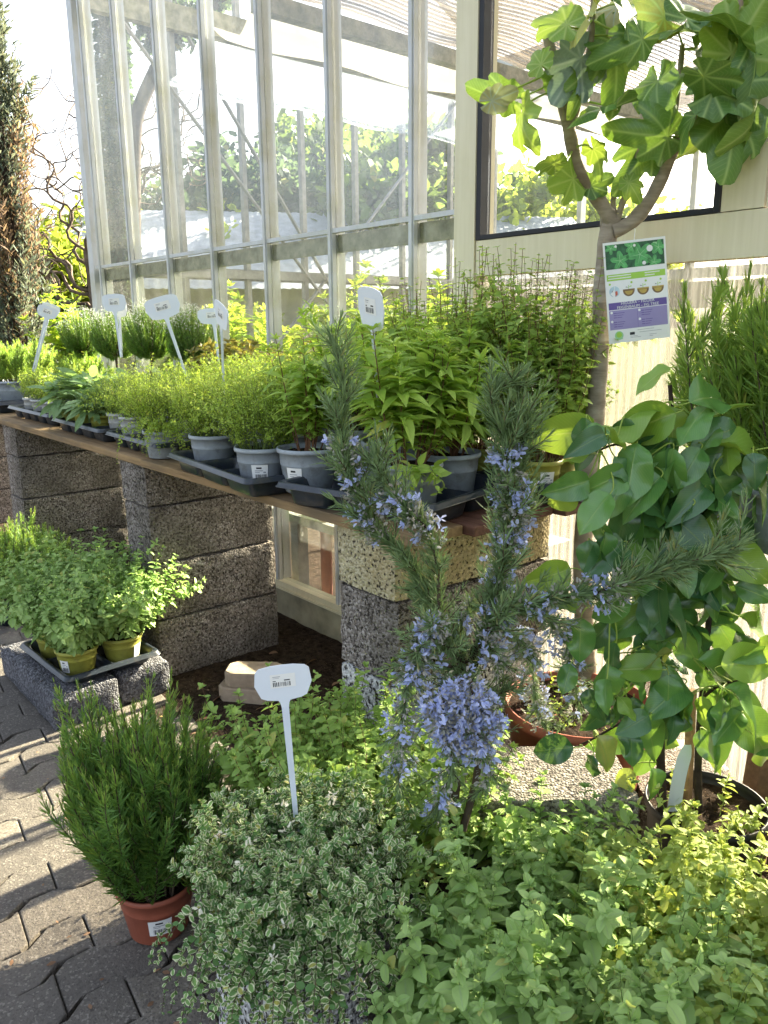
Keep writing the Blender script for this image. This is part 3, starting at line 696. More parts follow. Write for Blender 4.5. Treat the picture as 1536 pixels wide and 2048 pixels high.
# ------------------------------------------------------------ greenhouse
GH = thing('greenhouse', 'aluminium greenhouse with dusty glass walls and a ribbed plastic lower panel', 'greenhouse', (-3, 1.9, 0))
def gpart(mb, name, mat, smooth=False, parent=None):
    for k in range(len(mb.V)): mb.V[k] = mb.V[k] - np.array([-3, 1.9, 0])
    return mb.part(name, mat, parent or GH, smooth)
YW = 1.90; HW = 3.30; XL = -4.87; XR = -1.85; YF = 5.35; XE = 2.2
mull = [-4.758, -4.329, -3.872, -3.42, -2.968, -2.515, -2.064]
def mullion(x, y, z0, z1, wd=.026, mat='alu'):
    mb = MB(); box(mb, (x-wd/2, y-.022, z0), (x+wd/2, y-.004, z1)); box(mb, (x-.006, y+.004, z0), (x+.006, y+.045, z1))
    box(mb, (x-wd*.32, y-.027, z0), (x+wd*.32, y-.0225, z1))
    return gpart(mb, 'mullion', M[mat])
for x in mull: mullion(x, YW, .17, HW)
mb = MB(); box(mb, (XL-.035, YW-.03, 0), (XL+.035, YW+.04, HW)); gpart(mb, 'corner_post', M['alu'])
edges = [XL+.035] + mull + [XR]
ZT = 1.645
for i in range(len(edges)-1):
    a, b = edges[i], edges[i+1]; da = .013
    mb = MB(); box(mb, (a+da, YW-.02, ZT-.008), (b-da, YW-.003, ZT+.008)); gpart(mb, 'transom', M['alu'])
    for z0, z1, mt in ((ZT+.004, HW, 'glass'), (.175, ZT-.004, 'glass_low')):
        mb = MB(); box(mb, (a+.004, YW-.002, z0), (b-.004, YW+.002, z1)); gpart(mb, 'glass_pane', M['glass'] if z0 > 1 or z1 > 3 else M['glass_low'])
mb = MB(); box(mb, (XL+.04, YW+.012, ZT-.075), (XR, YW+.03, ZT-.012)); gpart(mb, 'inner_rail', M['grime'])
mb = MB(); box(mb, (XL, YW-.03, .148), (XR, YW+.03, .172)); box(mb, (XL, YW-.04, .138), (XR, YW+.03, .1475)); gpart(mb, 'sill', M['beige'])
mb = MB(); box(mb, (XL-.03, YW-.012, -.05), (XR, YW+.05, .1375)); gpart(mb, 'plinth', M['concrete'])
mb = MB(); box(mb, (XL-.06, YW-.09, HW), (XE, YW+.05, HW+.09)); gpart(mb, 'gutter', M['alu'])
# door section
mb = MB(); box(mb, (XR, YW-.036, -.02), (-1.763, YW+.05, HW)); gpart(mb, 'door_post', M['beige'])
mb = MB(); box(mb, (-1.760, YW-.030, 1.446), (-.60, YW+.02, 1.549)); gpart(mb, 'door_rail', M['beige'])
mb = MB(); box(mb, (-.985, YW-.030, 1.5515), (-.885, YW+.02, HW)); gpart(mb, 'door_stile', M['beige'])
mb = MB(); box(mb, (-.879, YW-.030, 1.5515), (-.60, YW+.02, HW)); gpart(mb, 'door_stile', M['beige'])
mb = MB()
for a, b in (((-1.760, YW-.033, 1.5515), (-1.742, YW+.01, HW)), ((-1.003, YW-.033, 1.5515), (-.988, YW+.01, HW)), ((-1.741, YW-.033, 1.5515), (-1.004, YW+.01, 1.564))): box(mb, a, b)
wf = gpart(mb, 'window_gasket', M['gasket'])
mb = MB(); box(mb, (-1.741, YW-.003, 1.565), (-1.004, YW+.003, HW)); gpart(mb, 'window_pane', M['glass_door'])
mb = MB(); nxx = 900; xs = np.linspace(-1.762, XE, nxx); yy = YW-.012+.005*np.sign(np.sin(xs*2*math.pi/.0235))*np.abs(np.sin(xs*2*math.pi/.0235))**.5
V = [(x, y, z) for z in (.05, 1.445) for x, y in zip(xs, yy)] + [(x, y+.006, z) for z in (.05, 1.445) for x, y in zip(xs, yy)]
mb.add(V, [[i, i+1, nxx+i+1, nxx+i] for i in range(nxx-1)]); gpart(mb, 'ribbed_panel', M['poly'])
mb = MB(); box(mb, (-1.76, YW-.03, -.02), (XE, YW+.03, .049)); gpart(mb, 'door_plinth', M['concrete'])
# right wall beyond the frame, far wall, gable wall
mb = MB(); box(mb, (-.597, YW-.003, 1.447), (XE, YW+.003, HW)); gpart(mb, 'glass_pane', M['glass'])
for x in (-.1, .7, 1.5, XE): mullion(x, YW, 1.447, HW)
ymul = [2.47, 2.93, 3.40, 3.87, 4.33, 4.85]
for y in ymul:
    mb = MB(); box(mb, (XL-.012, y-.016, .1), (XL+.03, y+.016, HW)); gpart(mb, 'gable_bar', M['steel'])
mb = MB(); box(mb, (XL-.03, YF-.04, 0), (XL+.04, YF+.03, HW)); gpart(mb, 'corner_post', M['steel'])
mb = MB(); box(mb, (XL-.016, YW+.05, 1.60), (XL-.0125, YF, 1.675)); box(mb, (XL+.031, YW+.05, 1.61), (XL+.046, YF, 1.665)); gpart(mb, 'gable_rail', M['steel'])
mb = MB(); box(mb, (XL-.02, YW+.05, .0), (XL+.02, YF, .18)); gpart(mb, 'gable_plinth', M['concrete'])
mb = MB(); box(mb, (XL-.003, YW+.05, .18), (XL+.001, YF-.04, HW)); gpart(mb, 'gable_glass', M['glass_door'])
def brace(p, q):
    mb = MB(); bar(mb, p, q, .03, .01); gpart(mb, 'brace', M['steel'])
xb = XL+.06
brace((xb, 2.10, 3.06), (xb, 4.2, .75)); brace((xb+.012, 2.55, 3.0), (xb+.012, 4.5, .30)); brace((xb, 2.9, .95), (xb, 5.1, 3.85-.6))
xm = np.arange(XL+.93, XE, .93)
for x in xm:
    mb = MB(); box(mb, (x-.02, YF-.03, .1), (x+.02, YF+.03, HW)); gpart(mb, 'far_bar', M['alu'])
mb = MB(); box(mb, (XL+.04, YF-.012, 1.60), (XE, YF+.012, 1.67)); gpart(mb, 'far_rail', M['alu'])
mb = MB(); box(mb, (XL+.04, YF-.02, 1.40), (XE, YF-.0125, 1.58)); gpart(mb, 'far_rail', M['grime'])
mb = MB(); box(mb, (XL+.04, YF-.002, .1), (XE, YF+.002, HW)); gpart(mb, 'far_glass', M['glass_door'])
mb = MB(); box(mb, (XL, YF-.05, 0), (XE, YF+.04, .1)); gpart(mb, 'far_plinth', M['concrete'])
mb = MB(); box(mb, (XL-.06, YF-.05, HW), (XE, YF+.09, HW+.09)); gpart(mb, 'gutter', M['alu'])
# roof: ridge, rafters, glass
YR = (YW+YF)/2; HR = HW+.95
for x in np.arange(XL, XE+.1, .93):
    for ya in (YW, YF):
        mb = MB(); bar(mb, (x, ya, HW+.09), (x, YR, HR), .03, .04); gpart(mb, 'rafter', M['alu'])
mb = MB(); box(mb, (XL, YR-.03, HR), (XE, YR+.03, HR+.05)); gpart(mb, 'ridge', M['alu'])
for ya in (YW, YF):
    mb = MB(); bar(mb, ((XL+XE)/2, ya, HW+.115), ((XL+XE)/2, YR, HR+.03), XE-XL, .004, 0, (0, 0, 1)); gpart(mb, 'roof_glass', M['glass_door'])
# tie beams and ceiling screens
for x, z0, z1, mt in ((-3.50, 2.56, 2.66, 'grime'), (XL+.05, 3.02, 3.16, 'grime')):
    mb = MB(); box(mb, (x-.03, YW+.05, z0), (x+.03, YF-.05, z1)); gpart(mb, 'tie_beam', M[mt])
mb = MB(); box(mb, (-3.12, YW+.05, 2.55), (-3.06, YF-.05, 2.62)); gpart(mb, 'screen_bar', M['grime'])
def sheet(name, x0, x1, y0, y1, z, mat, amp, per, nx=160, ny=30, sag=.0, slope=0.):
    mb = MB(); xs = np.linspace(x0, x1, nx); ys = np.linspace(y0, y1, ny)
    V = [(x, y, z + amp*math.sin((x-x0)*6.283/per + .8*math.sin(y*3)) + slope*(x-x0) - sag*math.sin(math.pi*(x-x0)/(x1-x0)) + .012*math.sin(y*7+x*3)) for y in ys for x in xs]
    mb.add(V, [[j*nx+i, j*nx+i+1, (j+1)*nx+i+1, (j+1)*nx+i] for j in range(ny-1) for i in range(nx-1)]); return gpart(mb, name, M[mat], True)
sheet('shade_cloth', -3.06, -1.0, YW+.06, YF-.06, 2.63, 'cloth', .010, .035, 420, 30)
sheet('shade_cloth', -.98, XE-.2, YW+.06, YF-.06, 2.66, 'cloth', .010, .05, 300, 20)
sheet('white_screen', -3.47, -3.11, YW+.06, YF-.06, 2.60, 'film', .006, .3, 30, 40, .10)
sheet('clear_screen', -3.95, -3.53, YW+.06, YF-.06, 2.45, 'clear_film', .006, .3, 30, 40, .05, .38)
tag(GH, kind='thing')

# ------------------------------------------------------------ inside the greenhouse
mb = MB(); mb.add([(XL+.03, YW+.06, -.062), (XE, YW+.06, -.062), (XE, YF-.06, -.062), (XL+.03, YF-.06, -.062)], [[0, 1, 2, 3]]); tag(mb.part('greenhouse_floor', M['soil'], None), kind='structure')
mb = MB(); lathe(mb, [(.001, 0), (.026, 0), (.026, .62), (.033, .63), (.033, .70), (.025, .70), (.024, .6), (.001, .6)], 28)
pp_ = at_y(652, 1085, 2.06); o = mb.part('clay_pipe', M['red_pipe'], None); o.location = (pp_[0], 2.06, -.07); tag(o, 'red clay pipe standing behind the low glass under the bench', 'pipe')
o = bbox_bev('paper_sheet', (-.05, -.001, 0), (.05, .001, .10), 0, M['paper']); o.location = (at_y(625, 1020, 1.93)[0], 1.93, .66); o.rotation_euler = (.05, .6, .1); tag(o, 'white sheet of paper stuck behind the low glass', 'paper')

def foliage_plant(name, label, cat, loc, spec, group=None, rz=0., sc_=1., pot=None, catpot=None):
    t = thing(name, label, cat, loc, rz, group, sc_)
    if pot: pot_parts(t, **pot)
    spec(t); return t
#--TREES--
def rand_dir(n):
    v = rng.normal(0, 1, (n, 3)); return nrm(v)
def crown(mb, centers, radii, n, T, size, mi=0, flat=.8, hollow=.45):
    """leaf clusters through the volume of several lobes"""
    centers = np.array(centers, float); radii = np.array(radii, float); wts = radii**2/np.sum(radii**2)
    for c, r, wq in zip(centers, radii, wts):
        k = int(n*wq); ncl = max(6, k//26); d = rand_dir(ncl); q = (hollow+(1-hollow)*rng.random(ncl)**.6)[:, None]
        cl = c + d*q*r*np.array([1, 1, flat])
        idx = rng.integers(0, ncl, k); P = cl[idx] + rng.normal(0, r*.13, (k, 3))
        D = nrm(rand_dir(k)*.9 + d[idx]*.6 + np.array([0, 0, -.25])); N = rand_dir(k) + np.array([0, 0, .8])
        leaves(mb, T, P, D, N, size*(.6+.8*rng.random(k)), mi)
def limbs(root, tips, r0, r1, n=9, wob=.04):
    out = []; root = np.array(root, float)
    for tp in tips:
        tp = np.array(tp, float); t = np.linspace(0, 1, n)[:, None]; L = np.linalg.norm(tp-root)
        mid = (root+tp)/2 + np.array([0, 0, .12*L]) + rng.normal(0, wob*L, 3)
        out.append((1-t)**2*root + 2*t*(1-t)*mid + t*t*tp)
    return np.array(out), np.linspace(r0, r1, n)
def tree(name, label, loc, h, lobes, mat, size, n, trunk_r=.1, bark='bark', T=T_card, group='trees beyond the greenhouse'):
    t = thing(name, label, 'tree', loc, 0, group)
    mb = MB(); th = h*.42; z = np.linspace(0, th, 8)
    P = np.stack([.06*h*np.sin(z/h*3)*.3, .04*h*np.cos(z/h*4)*.3, z], 1); tubes(mb, P, np.linspace(trunk_r, trunk_r*.65, 8), 9)
    L, r = limbs(P[-1], [c for c, _ in lobes], trunk_r*.6, trunk_r*.12); tubes(mb, L, r, 6); mb.part('trunk', M[bark], t)
    mb = MB(); crown(mb, [c for c, _ in lobes], [q for _, q in lobes], n, T, size); mb.part('crown', M[mat], t); return t
def lobes_of(rw, h0, h1, k, sq=.55):
    out = []
    for i in range(k):
        a = rng.random()*6.28; q = rng.random()**.5*rw*.75; z = h0+(h1-h0)*rng.random()
        out.append(((q*math.cos(a), q*math.sin(a), z), rw*(.38+.3*rng.random())))
    out.append(((0, 0, (h0+h1)/2), rw*.6)); return out
# seen through the glass: hazy blue green masses, brighter shrubs below, sunlit yellow tree at the left
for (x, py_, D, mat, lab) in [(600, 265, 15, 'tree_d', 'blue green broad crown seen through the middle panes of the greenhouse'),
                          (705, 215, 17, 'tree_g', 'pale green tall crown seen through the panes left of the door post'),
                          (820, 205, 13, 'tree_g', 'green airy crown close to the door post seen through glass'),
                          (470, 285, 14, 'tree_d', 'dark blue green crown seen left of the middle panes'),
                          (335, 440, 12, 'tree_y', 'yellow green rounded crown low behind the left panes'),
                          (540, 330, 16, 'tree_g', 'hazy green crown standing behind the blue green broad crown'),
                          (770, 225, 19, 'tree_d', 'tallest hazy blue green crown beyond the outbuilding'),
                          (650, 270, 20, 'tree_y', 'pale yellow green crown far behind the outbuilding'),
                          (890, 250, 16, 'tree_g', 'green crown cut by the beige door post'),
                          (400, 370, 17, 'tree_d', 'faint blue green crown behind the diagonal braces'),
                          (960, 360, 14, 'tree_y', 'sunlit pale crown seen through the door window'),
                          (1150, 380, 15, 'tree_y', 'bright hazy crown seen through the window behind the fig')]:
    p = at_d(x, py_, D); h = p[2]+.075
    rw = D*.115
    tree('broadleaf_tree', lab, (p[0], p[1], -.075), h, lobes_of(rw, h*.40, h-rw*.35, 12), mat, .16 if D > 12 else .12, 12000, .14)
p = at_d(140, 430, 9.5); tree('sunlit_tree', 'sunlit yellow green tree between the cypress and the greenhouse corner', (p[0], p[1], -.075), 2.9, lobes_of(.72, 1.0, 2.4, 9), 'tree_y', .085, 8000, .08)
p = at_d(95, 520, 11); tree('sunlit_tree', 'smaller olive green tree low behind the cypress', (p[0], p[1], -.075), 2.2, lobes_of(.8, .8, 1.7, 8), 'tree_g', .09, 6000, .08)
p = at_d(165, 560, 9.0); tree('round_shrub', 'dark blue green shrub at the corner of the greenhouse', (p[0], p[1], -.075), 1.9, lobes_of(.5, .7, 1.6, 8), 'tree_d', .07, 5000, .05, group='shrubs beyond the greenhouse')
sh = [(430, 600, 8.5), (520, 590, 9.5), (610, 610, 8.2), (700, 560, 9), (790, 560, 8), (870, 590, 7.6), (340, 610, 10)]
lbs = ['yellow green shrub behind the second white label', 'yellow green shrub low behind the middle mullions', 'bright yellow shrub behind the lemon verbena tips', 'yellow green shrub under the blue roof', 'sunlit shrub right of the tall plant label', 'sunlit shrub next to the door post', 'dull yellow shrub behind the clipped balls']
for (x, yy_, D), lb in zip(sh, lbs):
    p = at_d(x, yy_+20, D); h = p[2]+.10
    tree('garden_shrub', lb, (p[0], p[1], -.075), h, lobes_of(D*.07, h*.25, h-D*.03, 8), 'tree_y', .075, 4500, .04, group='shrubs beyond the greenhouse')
# mossy trunk and leaning bare limb seen through the left panes
t = thing('mossy_tree', 'straight mossy trunk with a dark leaning limb behind the left panes', 'tree', (0, 0, 0))
D = 8.0; q = lambda pts, D_=D: np.array([at_d(x, y, D_) for x, y in pts])
def smooth(P, n=24):
    P = np.asarray(P, float); t = np.linspace(0, len(P)-1, n); out = []
    for a in t:
        i = min(int(a), len(P)-2); f = a-i; p0 = P[max(i-1, 0)]; p1 = P[i]; p2 = P[i+1]; p3 = P[min(i+2, len(P)-1)]
        out.append(.5*((2*p1)+(-p0+p2)*f+(2*p0-5*p1+4*p2-p3)*f*f+(-p0+3*p1-3*p2+p3)*f**3))
    return np.array(out)
P = smooth(q([(252, 760), (248, 600), (240, 420), (232, 240), (222, 60), (215, -120)])); t.location = (P[0][0], P[0][1], -.075); o0 = np.array(t.location)
P[0, 2] = -.075
mb = MB(); tubes(mb, P-o0, np.linspace(.115, .10, 24), 12); mb.part('trunk', M['moss_bark'], t)
mb = MB(); m = 5200; aa = rng.random(m); ii = (aa*23).astype(int); th_ = rng.random(m)*6.28
cc = P[ii]-o0+np.stack([.115*np.cos(th_), .115*np.sin(th_), rng.normal(0, .08, m)], 1)
leaves(mb, T_card, cc, np.stack([np.cos(th_), np.sin(th_), rng.normal(-.3, .4, m)], 1), rand_dir(m), .05*(.5+rng.random(m))); mb.part('ivy', M['tree_d'], t)
P = smooth(q([(275, 620), (270, 480), (270, 300), (278, 220), (318, 130), (350, 75), (372, 62), (420, 20), (470, -20)]), 32); mb = MB(); tubes(mb, P-o0, np.linspace(.055, .075, 32), 9)
mb.part('leaning_limb', M['bark_dark'], t)
P = smooth(q([(320, 125), (300, 60), (250, 20), (210, -10)]), 14); mb = MB(); tubes(mb, P-o0, np.linspace(.06, .03, 14), 8); mb.part('upper_limb', M['bark_dark'], t)
mb = MB(); cc = q([(270, 20), (340, 40), (300, -10), (400, 0), (370, 60), (330, 70)])-o0; crown(mb, cc, [.26, .22, .3, .25, .16, .2], 2600, T_card, .06); mb.part('foliage', M['tree_d'], t)
# bare corkscrew tree
t = thing('corkscrew_tree', 'bare corkscrew willow with thin twisting branches against the white sky', 'tree', (0, 0, 0))
base = at_d(190, 640, 8.6); base[2] = -.075; t.location = base
def twisty(p, d, L, n=22, amp=.30):
    P = np.zeros((n, 3)); P[0] = p; ph = rng.random(2)*6.28; fq = 4+3*rng.random(2); d = nrm(np.array(d, float)); s_ = L/(n-1)
    a = nrm(np.cross(d, [0.3, .2, 1.])); b = np.cross(d, a)
    for i in range(1, n):
        dd = nrm(d + a*amp*2.2*math.sin(ph[0]+fq[0]*i*s_*2.2) + b*amp*2.2*math.sin(ph[1]+fq[1]*i*s_*2.2) + rng.normal(0, .12, 3)); P[i] = P[i-1]+dd*s_
    return P
mb = MB(); trunkP = np.array([[0, 0, 0], [-.05, 0, .5], [.02, .02, 1.3], [-.03, 0, 2.15]]); tubes(mb, smooth(trunkP, 10), np.linspace(.075, .05, 10), 8)
Rx = Rt
for k in range(13):
    d = Rx*rng.uniform(-1.0, .8) + np.array([0, 0, rng.uniform(.5, 1.3)]) + Fh*rng.uniform(-.25, .25)
    P = twisty(trunkP[-1]+np.array([0, 0, rng.uniform(-1.1, 0)]), d, rng.uniform(1.9, 3.2), 30, .34); tubes(mb, P, np.linspace(.020, .005, 30), 6)
    for j in range(7):
        i = rng.integers(6, 28); d2 = nrm(P[i]-P[i-1])*.5 + Rx*rng.uniform(-1, 1) + np.array([0, 0, rng.uniform(-.5, .8)])
        P2 = twisty(P[i], d2, rng.uniform(.5, 1.2), 18, .4); tubes(mb, P2, np.linspace(.009, .003, 18), 5)
        for m_ in range(3):
            i2 = rng.integers(4, 17); P3 = twisty(P2[i2], rand_dir(1)[0]+Rx*rng.uniform(-.6, .6), rng.uniform(.25, .5), 10, .4); tubes(mb, P3, np.linspace(.006, .0025, 10), 4)
mb.part('branches', M['bark'], t)
# columnar cypress
cb = at_d(38, 600, 6.2); cb[2] = -.075
t = thing('cypress', 'tall narrow cypress with browned patches at the left edge', 'tree', cb)
mb = MB(); z = np.linspace(0, 4.4, 18); tubes(mb, np.stack([.02*np.sin(z*2), .02*np.cos(z*3), z], 1), np.linspace(.06, .012, 18), 8)
n = 420; zz = .45+3.95*rng.random(n); a = rng.random(n)*6.28; rad = .35*np.clip((4.5-zz)/2.6, .12, 1)**.75*np.clip((zz-.2)/.8, .4, 1)
P0 = np.stack([0*a, 0*a, zz-.28], 1); BR = grow(P0, np.stack([np.cos(a), np.sin(a), 1.3+rng.random(n)], 1), rad*1.9, 8, .16, .10); tubes(mb, BR, np.linspace(.006, .0015, 8), 4); mb.part('trunk', M['bark_dark'], t)
tt = .25+.75*rng.random((n, 46)); pos, tan = on_path(BR, tt); D = nrm(perp(tan, rng.random(tt.shape)*6.28)*.8+tan*.8); zf = np.repeat(zz[:, None], 46, 1).ravel()
P = pos.reshape(-1, 3)+rng.normal(0, .012, (n*46, 3)); D = D.reshape(-1, 3); ang = np.arctan2(P[:, 1], P[:, 0])
brown = (np.sin(ang*2+zf*2.1)+.9*np.sin(zf*3.1+1)+rng.normal(0, .45, len(P)) - np.abs(zf-1.9)*.9 > -.15)
for nm, sel, mt in (('foliage', ~brown, 'cypress'), ('browned_foliage', brown, 'cypress_b')):
    mb = MB(); leaves(mb, T_spray, P[sel], D[sel], rand_dir(sel.sum()), .048*(.5+rng.random(sel.sum()))); mb.part(nm, M[mt], t)
# far building with a blue grey roof
b0 = at_d(700, 560, 10.5); t = thing('outbuilding', 'low pale outbuilding with a blue grey tiled roof beyond the greenhouse', 'building', (b0[0], b0[1], -.075), R(0))
mb = MB(); box(mb, (-3.2, -.0, 0), (3.4, 4, 1.95)); mb.part('wall', M['wall_pale'], t, False)
mb = MB(); ny_ = 90; ys = np.linspace(-3.6, 3.8, ny_*2)
V = []
for (yv, zv) in ((-.35, 1.82), (2.0, 3.0), (4.35, 1.82)):
    for i, x in enumerate(ys): V.append((x, yv, zv+.006*math.sin(x*2*math.pi/.11)))
k = len(ys); mb.add(V, [[i, i+1, k+i+1, k+i] for i in range(k-1)] + [[k+i, k+i+1, 2*k+i+1, 2*k+i] for i in range(k-1)]); mb.part('roof', M['roof_blue'], t)
t.rotation_euler = (0, 0, R(60))
# ------------------------------------------------------------ herbs
def spec_oregano(n, r0, h, spread, size, leafm='oregano', stemm='stem_red', z=.1, m=11, up=.03, wob=.07, droop=.03, cx=0, cy=0, t0=.12, br=2, hvar=.35, tmpl=None, dome=.4):
    def f(t):
        ST = bush_stems(n, r0, h, spread, up, wob, droop, hvar, 14, z, cx, cy, dome)
        ns = n*br; si = rng.integers(0, n, ns); tb = .3+.5*rng.random((ns, 1)); p, tn = on_path(ST[si], tb)
        sd_ = nrm(perp(tn, rng.random((ns, 1))*6.28)*.8 + tn*.7)[:, 0]
        SB = grow(p[:, 0], sd_, h*(.16+.2*rng.random(ns)), 14, .08, .07)
        mb = MB(); tubes(mb, ST, np.linspace(.0013, .0006, 14), 4); tubes(mb, SB, np.linspace(.0009, .0005, 14), 3); mb.part('stems', M[stemm], t)
        mb = MB(); T = tmpl or T_ov
        pr = lambda q: np.where(q > .9, .42, np.where(q > .75, .75, 1.))*np.clip(.55+q, .6, 1)
        pairs(mb, ST, T, m, t0, size, .25, 2, 0, pr); pairs(mb, SB, T, max(4, m//2), .2, size*.72, .3, 2, 0, pr)
        pairs(mb, ST, T, 2, .97, size*.42, .75, 4, 0, lambda q: 1+0*q); pairs(mb, SB, T, 1, 1., size*.36, .8, 4, 0, lambda q: 1+0*q)
        pairs(mb, ST, T, m, t0+.05, size*.45, .6, 2, 0, pr, tw=1.1)
        mb.part('foliage', M[leafm], t)
    return f
def spec_rosemary(n, r0, h, spread, size=.026, z=.1, m=34, up=.06, wob=.05, young=True, hvar=.45, dome=.3, mat='rosemary', ang=.85, br=2):
    def f(t):
        ST = bush_stems(n, r0, h, spread, up, wob, 0, hvar, 14, z, dome=dome)
        ns = n*br; si = rng.integers(0, n, ns); tb = .15+.5*rng.random((ns, 1)); p, tn = on_path(ST[si], tb)
        sd_ = nrm(perp(tn, rng.random((ns, 1))*6.28)*.7 + tn*.8)[:, 0]
        SB = grow(p[:, 0], sd_, h*(.18+.28*rng.random(ns)), 14, .10, .05)
        mb = MB(); tubes(mb, ST, np.linspace(.0026, .0011, 14), 5); tubes(mb, SB, np.linspace(.0015, .0008, 14), 4); mb.part('stems', M['twig'], t)
        mb = MB(); needles(mb, ST, T_ndl, m, .12, size, ang, t1=.86); needles(mb, SB, T_ndl, max(8, m//2), .08, size*.85, ang, t1=.8); mb.part('foliage', M[mat], t)
        mb = MB(); needles(mb, ST, T_ndl, 9, .84, size*.95, ang*.85); needles(mb, SB, T_ndl, 6, .78, size*.8, ang*.85); mb.part('young_tips', M['rosemary_l'] if young else M[mat], t)
    return f
def spec_thyme(n, r0, h, spread, size=.0085, z=.1, leafm='thyme', tmpl=None, m=16, up=.05, wob=.09, droop=.02, hvar=.4, stemm='stem_green', br=3, dome=.35):
    def f(t):
        ST = bush_stems(n, r0, h, spread, up, wob, droop, hvar, 12, z, dome=dome)
        ns = n*br; si = rng.integers(0, n, ns); tb = .3+.6*rng.random((ns, 1)); p, tn = on_path(ST[si], tb)
        sd_ = nrm(perp(tn, rng.random((ns, 1))*6.28)*.9 + tn*.6)[:, 0]
        SB = grow(p[:, 0], sd_, h*(.14+.2*rng.random(ns)), 8, .08, .1)
        mb = MB(); tubes(mb, ST, np.linspace(.0011, .0005, 12), 3); tubes(mb, SB, np.linspace(.0007, .0004, 8), 3); mb.part('stems', M[stemm], t)
        mb = MB(); T = tmpl or T_thy
        pairs(mb, ST, T, m, .2, size, .45, 2, szprof=lambda q: 1-.3*q, tw=1.57); pairs(mb, SB, T, max(5, m//2), .1, size*.9, .45, 2, szprof=lambda q: 1-.25*q)
        pairs(mb, SB, T, 1, 1, size*.8, .7, 4, szprof=lambda q: 1+0*q); mb.part('foliage', M[leafm], t)
    return f
def spec_verbena(n, r0, h, spread, size=.075, z=.1, leafm='verbena', m=11, per=3, stemm='stem_red', hvar=.4, T=None, t0=.2, droop=.0, up=.06):
    def f(t):
        ST = bush_stems(n, r0, h, spread, up, .035, droop, hvar, 14, z, dome=.2)
        mb = MB(); tubes(mb, ST, np.linspace(.0022, .0010, 14), 5); mb.part('stems', M[stemm], t)
        mb = MB(); pairs(mb, ST, T or T_lan, m, t0, size, .35, per, 0, lambda q: np.where(q > .93, .42, np.where(q > .8, .75, 1.))*np.clip(q*1.6+.2, .4, 1), tw=1.05, upn=.5)
        pairs(mb, ST, T or T_lan, 2, .97, size*.4, .8, 4, 0, lambda q: 1+0*q)
        pairs(mb, ST, T or T_lan, m-2, t0+.06, size*.4, .7, per, 0, lambda q: 1+0*q)
        mb.part('foliage', M[leafm], t)
    return f
def spec_sage(n, r0, h, spread, size=.10, z=.09):
    def f(t):
        ST = bush_stems(n, r0, h*.5, spread, .05, .06, 0, .4, 8, z, dome=.4)
        mb = MB(); tubes(mb, ST, np.linspace(.0028, .0014, 8), 5)
        m = 7; tt = np.linspace(.25, 1, m)[None] + rng.normal(0, .03, (n, m)); tt = np.clip(tt, .05, 1); pos, tan = on_path(ST, tt); LM = MB()
        for k in range(2):
            ang = np.arange(m)[None]*1.57+k*math.pi+rng.normal(0, .4, (n, m)); pr = perp(tan, ang); up = .25+.75*np.clip(tt, 0, 1)+rng.normal(0, .15, (n, m))
            D = nrm(pr + np.array([0, 0, 1.])*(up-.35)[..., None]); p0 = pos.reshape(-1, 3); dd = D.reshape(-1, 3); pl = size*.28
            PT = np.stack([p0, p0+dd*pl*.5+np.array([0, 0, .003]), p0+dd*pl], 1); tubes(mb, PT, .0011, 4)
            leaves(LM, T_sage, p0+dd*pl, dd + np.array([0, 0, -.1]), np.array([0, 0, 1.])+rng.normal(0, .3, dd.shape), size*(.55+.5*rng.random(len(p0))))
        mb.part('stems', M['stem_green'], t); LM.part('foliage', M['sage'], t)
    return f

def potted(name, label, cat, loc, pot, spec, group=None, rz=0., sc_=1.):
    return foliage_plant(name, label, cat, loc, spec, group, rz, sc_, pot)
ZB = .848; ZI = .855      # bench top, inside tray cells
# trays on the bench, front row
tr = [('black tray under the grey potted rosemary at the far end', (-4.95, 1.40, ZB), .62, .42, 3, 2, 0),
      ('black tray holding small pale thyme pots beside the far rosemary', (-4.16, 1.36, ZB), .64, .30, 5, 2, 0),
      ('black tray holding the olive pots of sage', (-3.42, 1.335, ZB), .60, .31, 4, 2, -.02),
      ('black tray holding grey thyme pots beside the sage', (-2.82, 1.325, ZB), .50, .31, 4, 2, -.03),
      ('dusty black tray with an empty cell between two grey lemon thyme pots', (-2.085, 1.245, ZB), .60, .32, 3, 2, -.10)]
for lb, c, wx, wy, nx_, ny_, rz in tr: tray(lb, c, wx, wy, nx_, ny_, .058, rz)
# corner tray by the verbena: corner towards the camera
tray('black tray under the lemon verbena pots, its corner towards the viewer', (-1.52, 1.335, ZB), .49, .40, 3, 2, .062, R(12))
tray('small black tray under the olive pot at the bench end', (-1.30, 1.665, ZB), .17, .20, 1, 2, .06, R(4))
tray('black tray at the back of the bench under tall oregano', (-1.72, 1.66, ZB), .50, .19, 4, 1, .058)
tray('black tray at the back of the bench behind the lemon thyme', (-2.55, 1.60, ZB), .75, .28, 5, 2, .058)

# pots on the bench
PG = dict(r=.072, h=.105, mat=M['pot_grey'])
def pg(r=.072, h=.105, mat='pot_grey', x=0, y=0, lab=None, **k): return dict(r=r, h=h, mat=M[mat], label=lab, **k)
stick = lambda x, y, d=0., wd=.05: (TOCAM(x, y)+d, wd, .22, .62)
G = 'potted herbs on the bench'
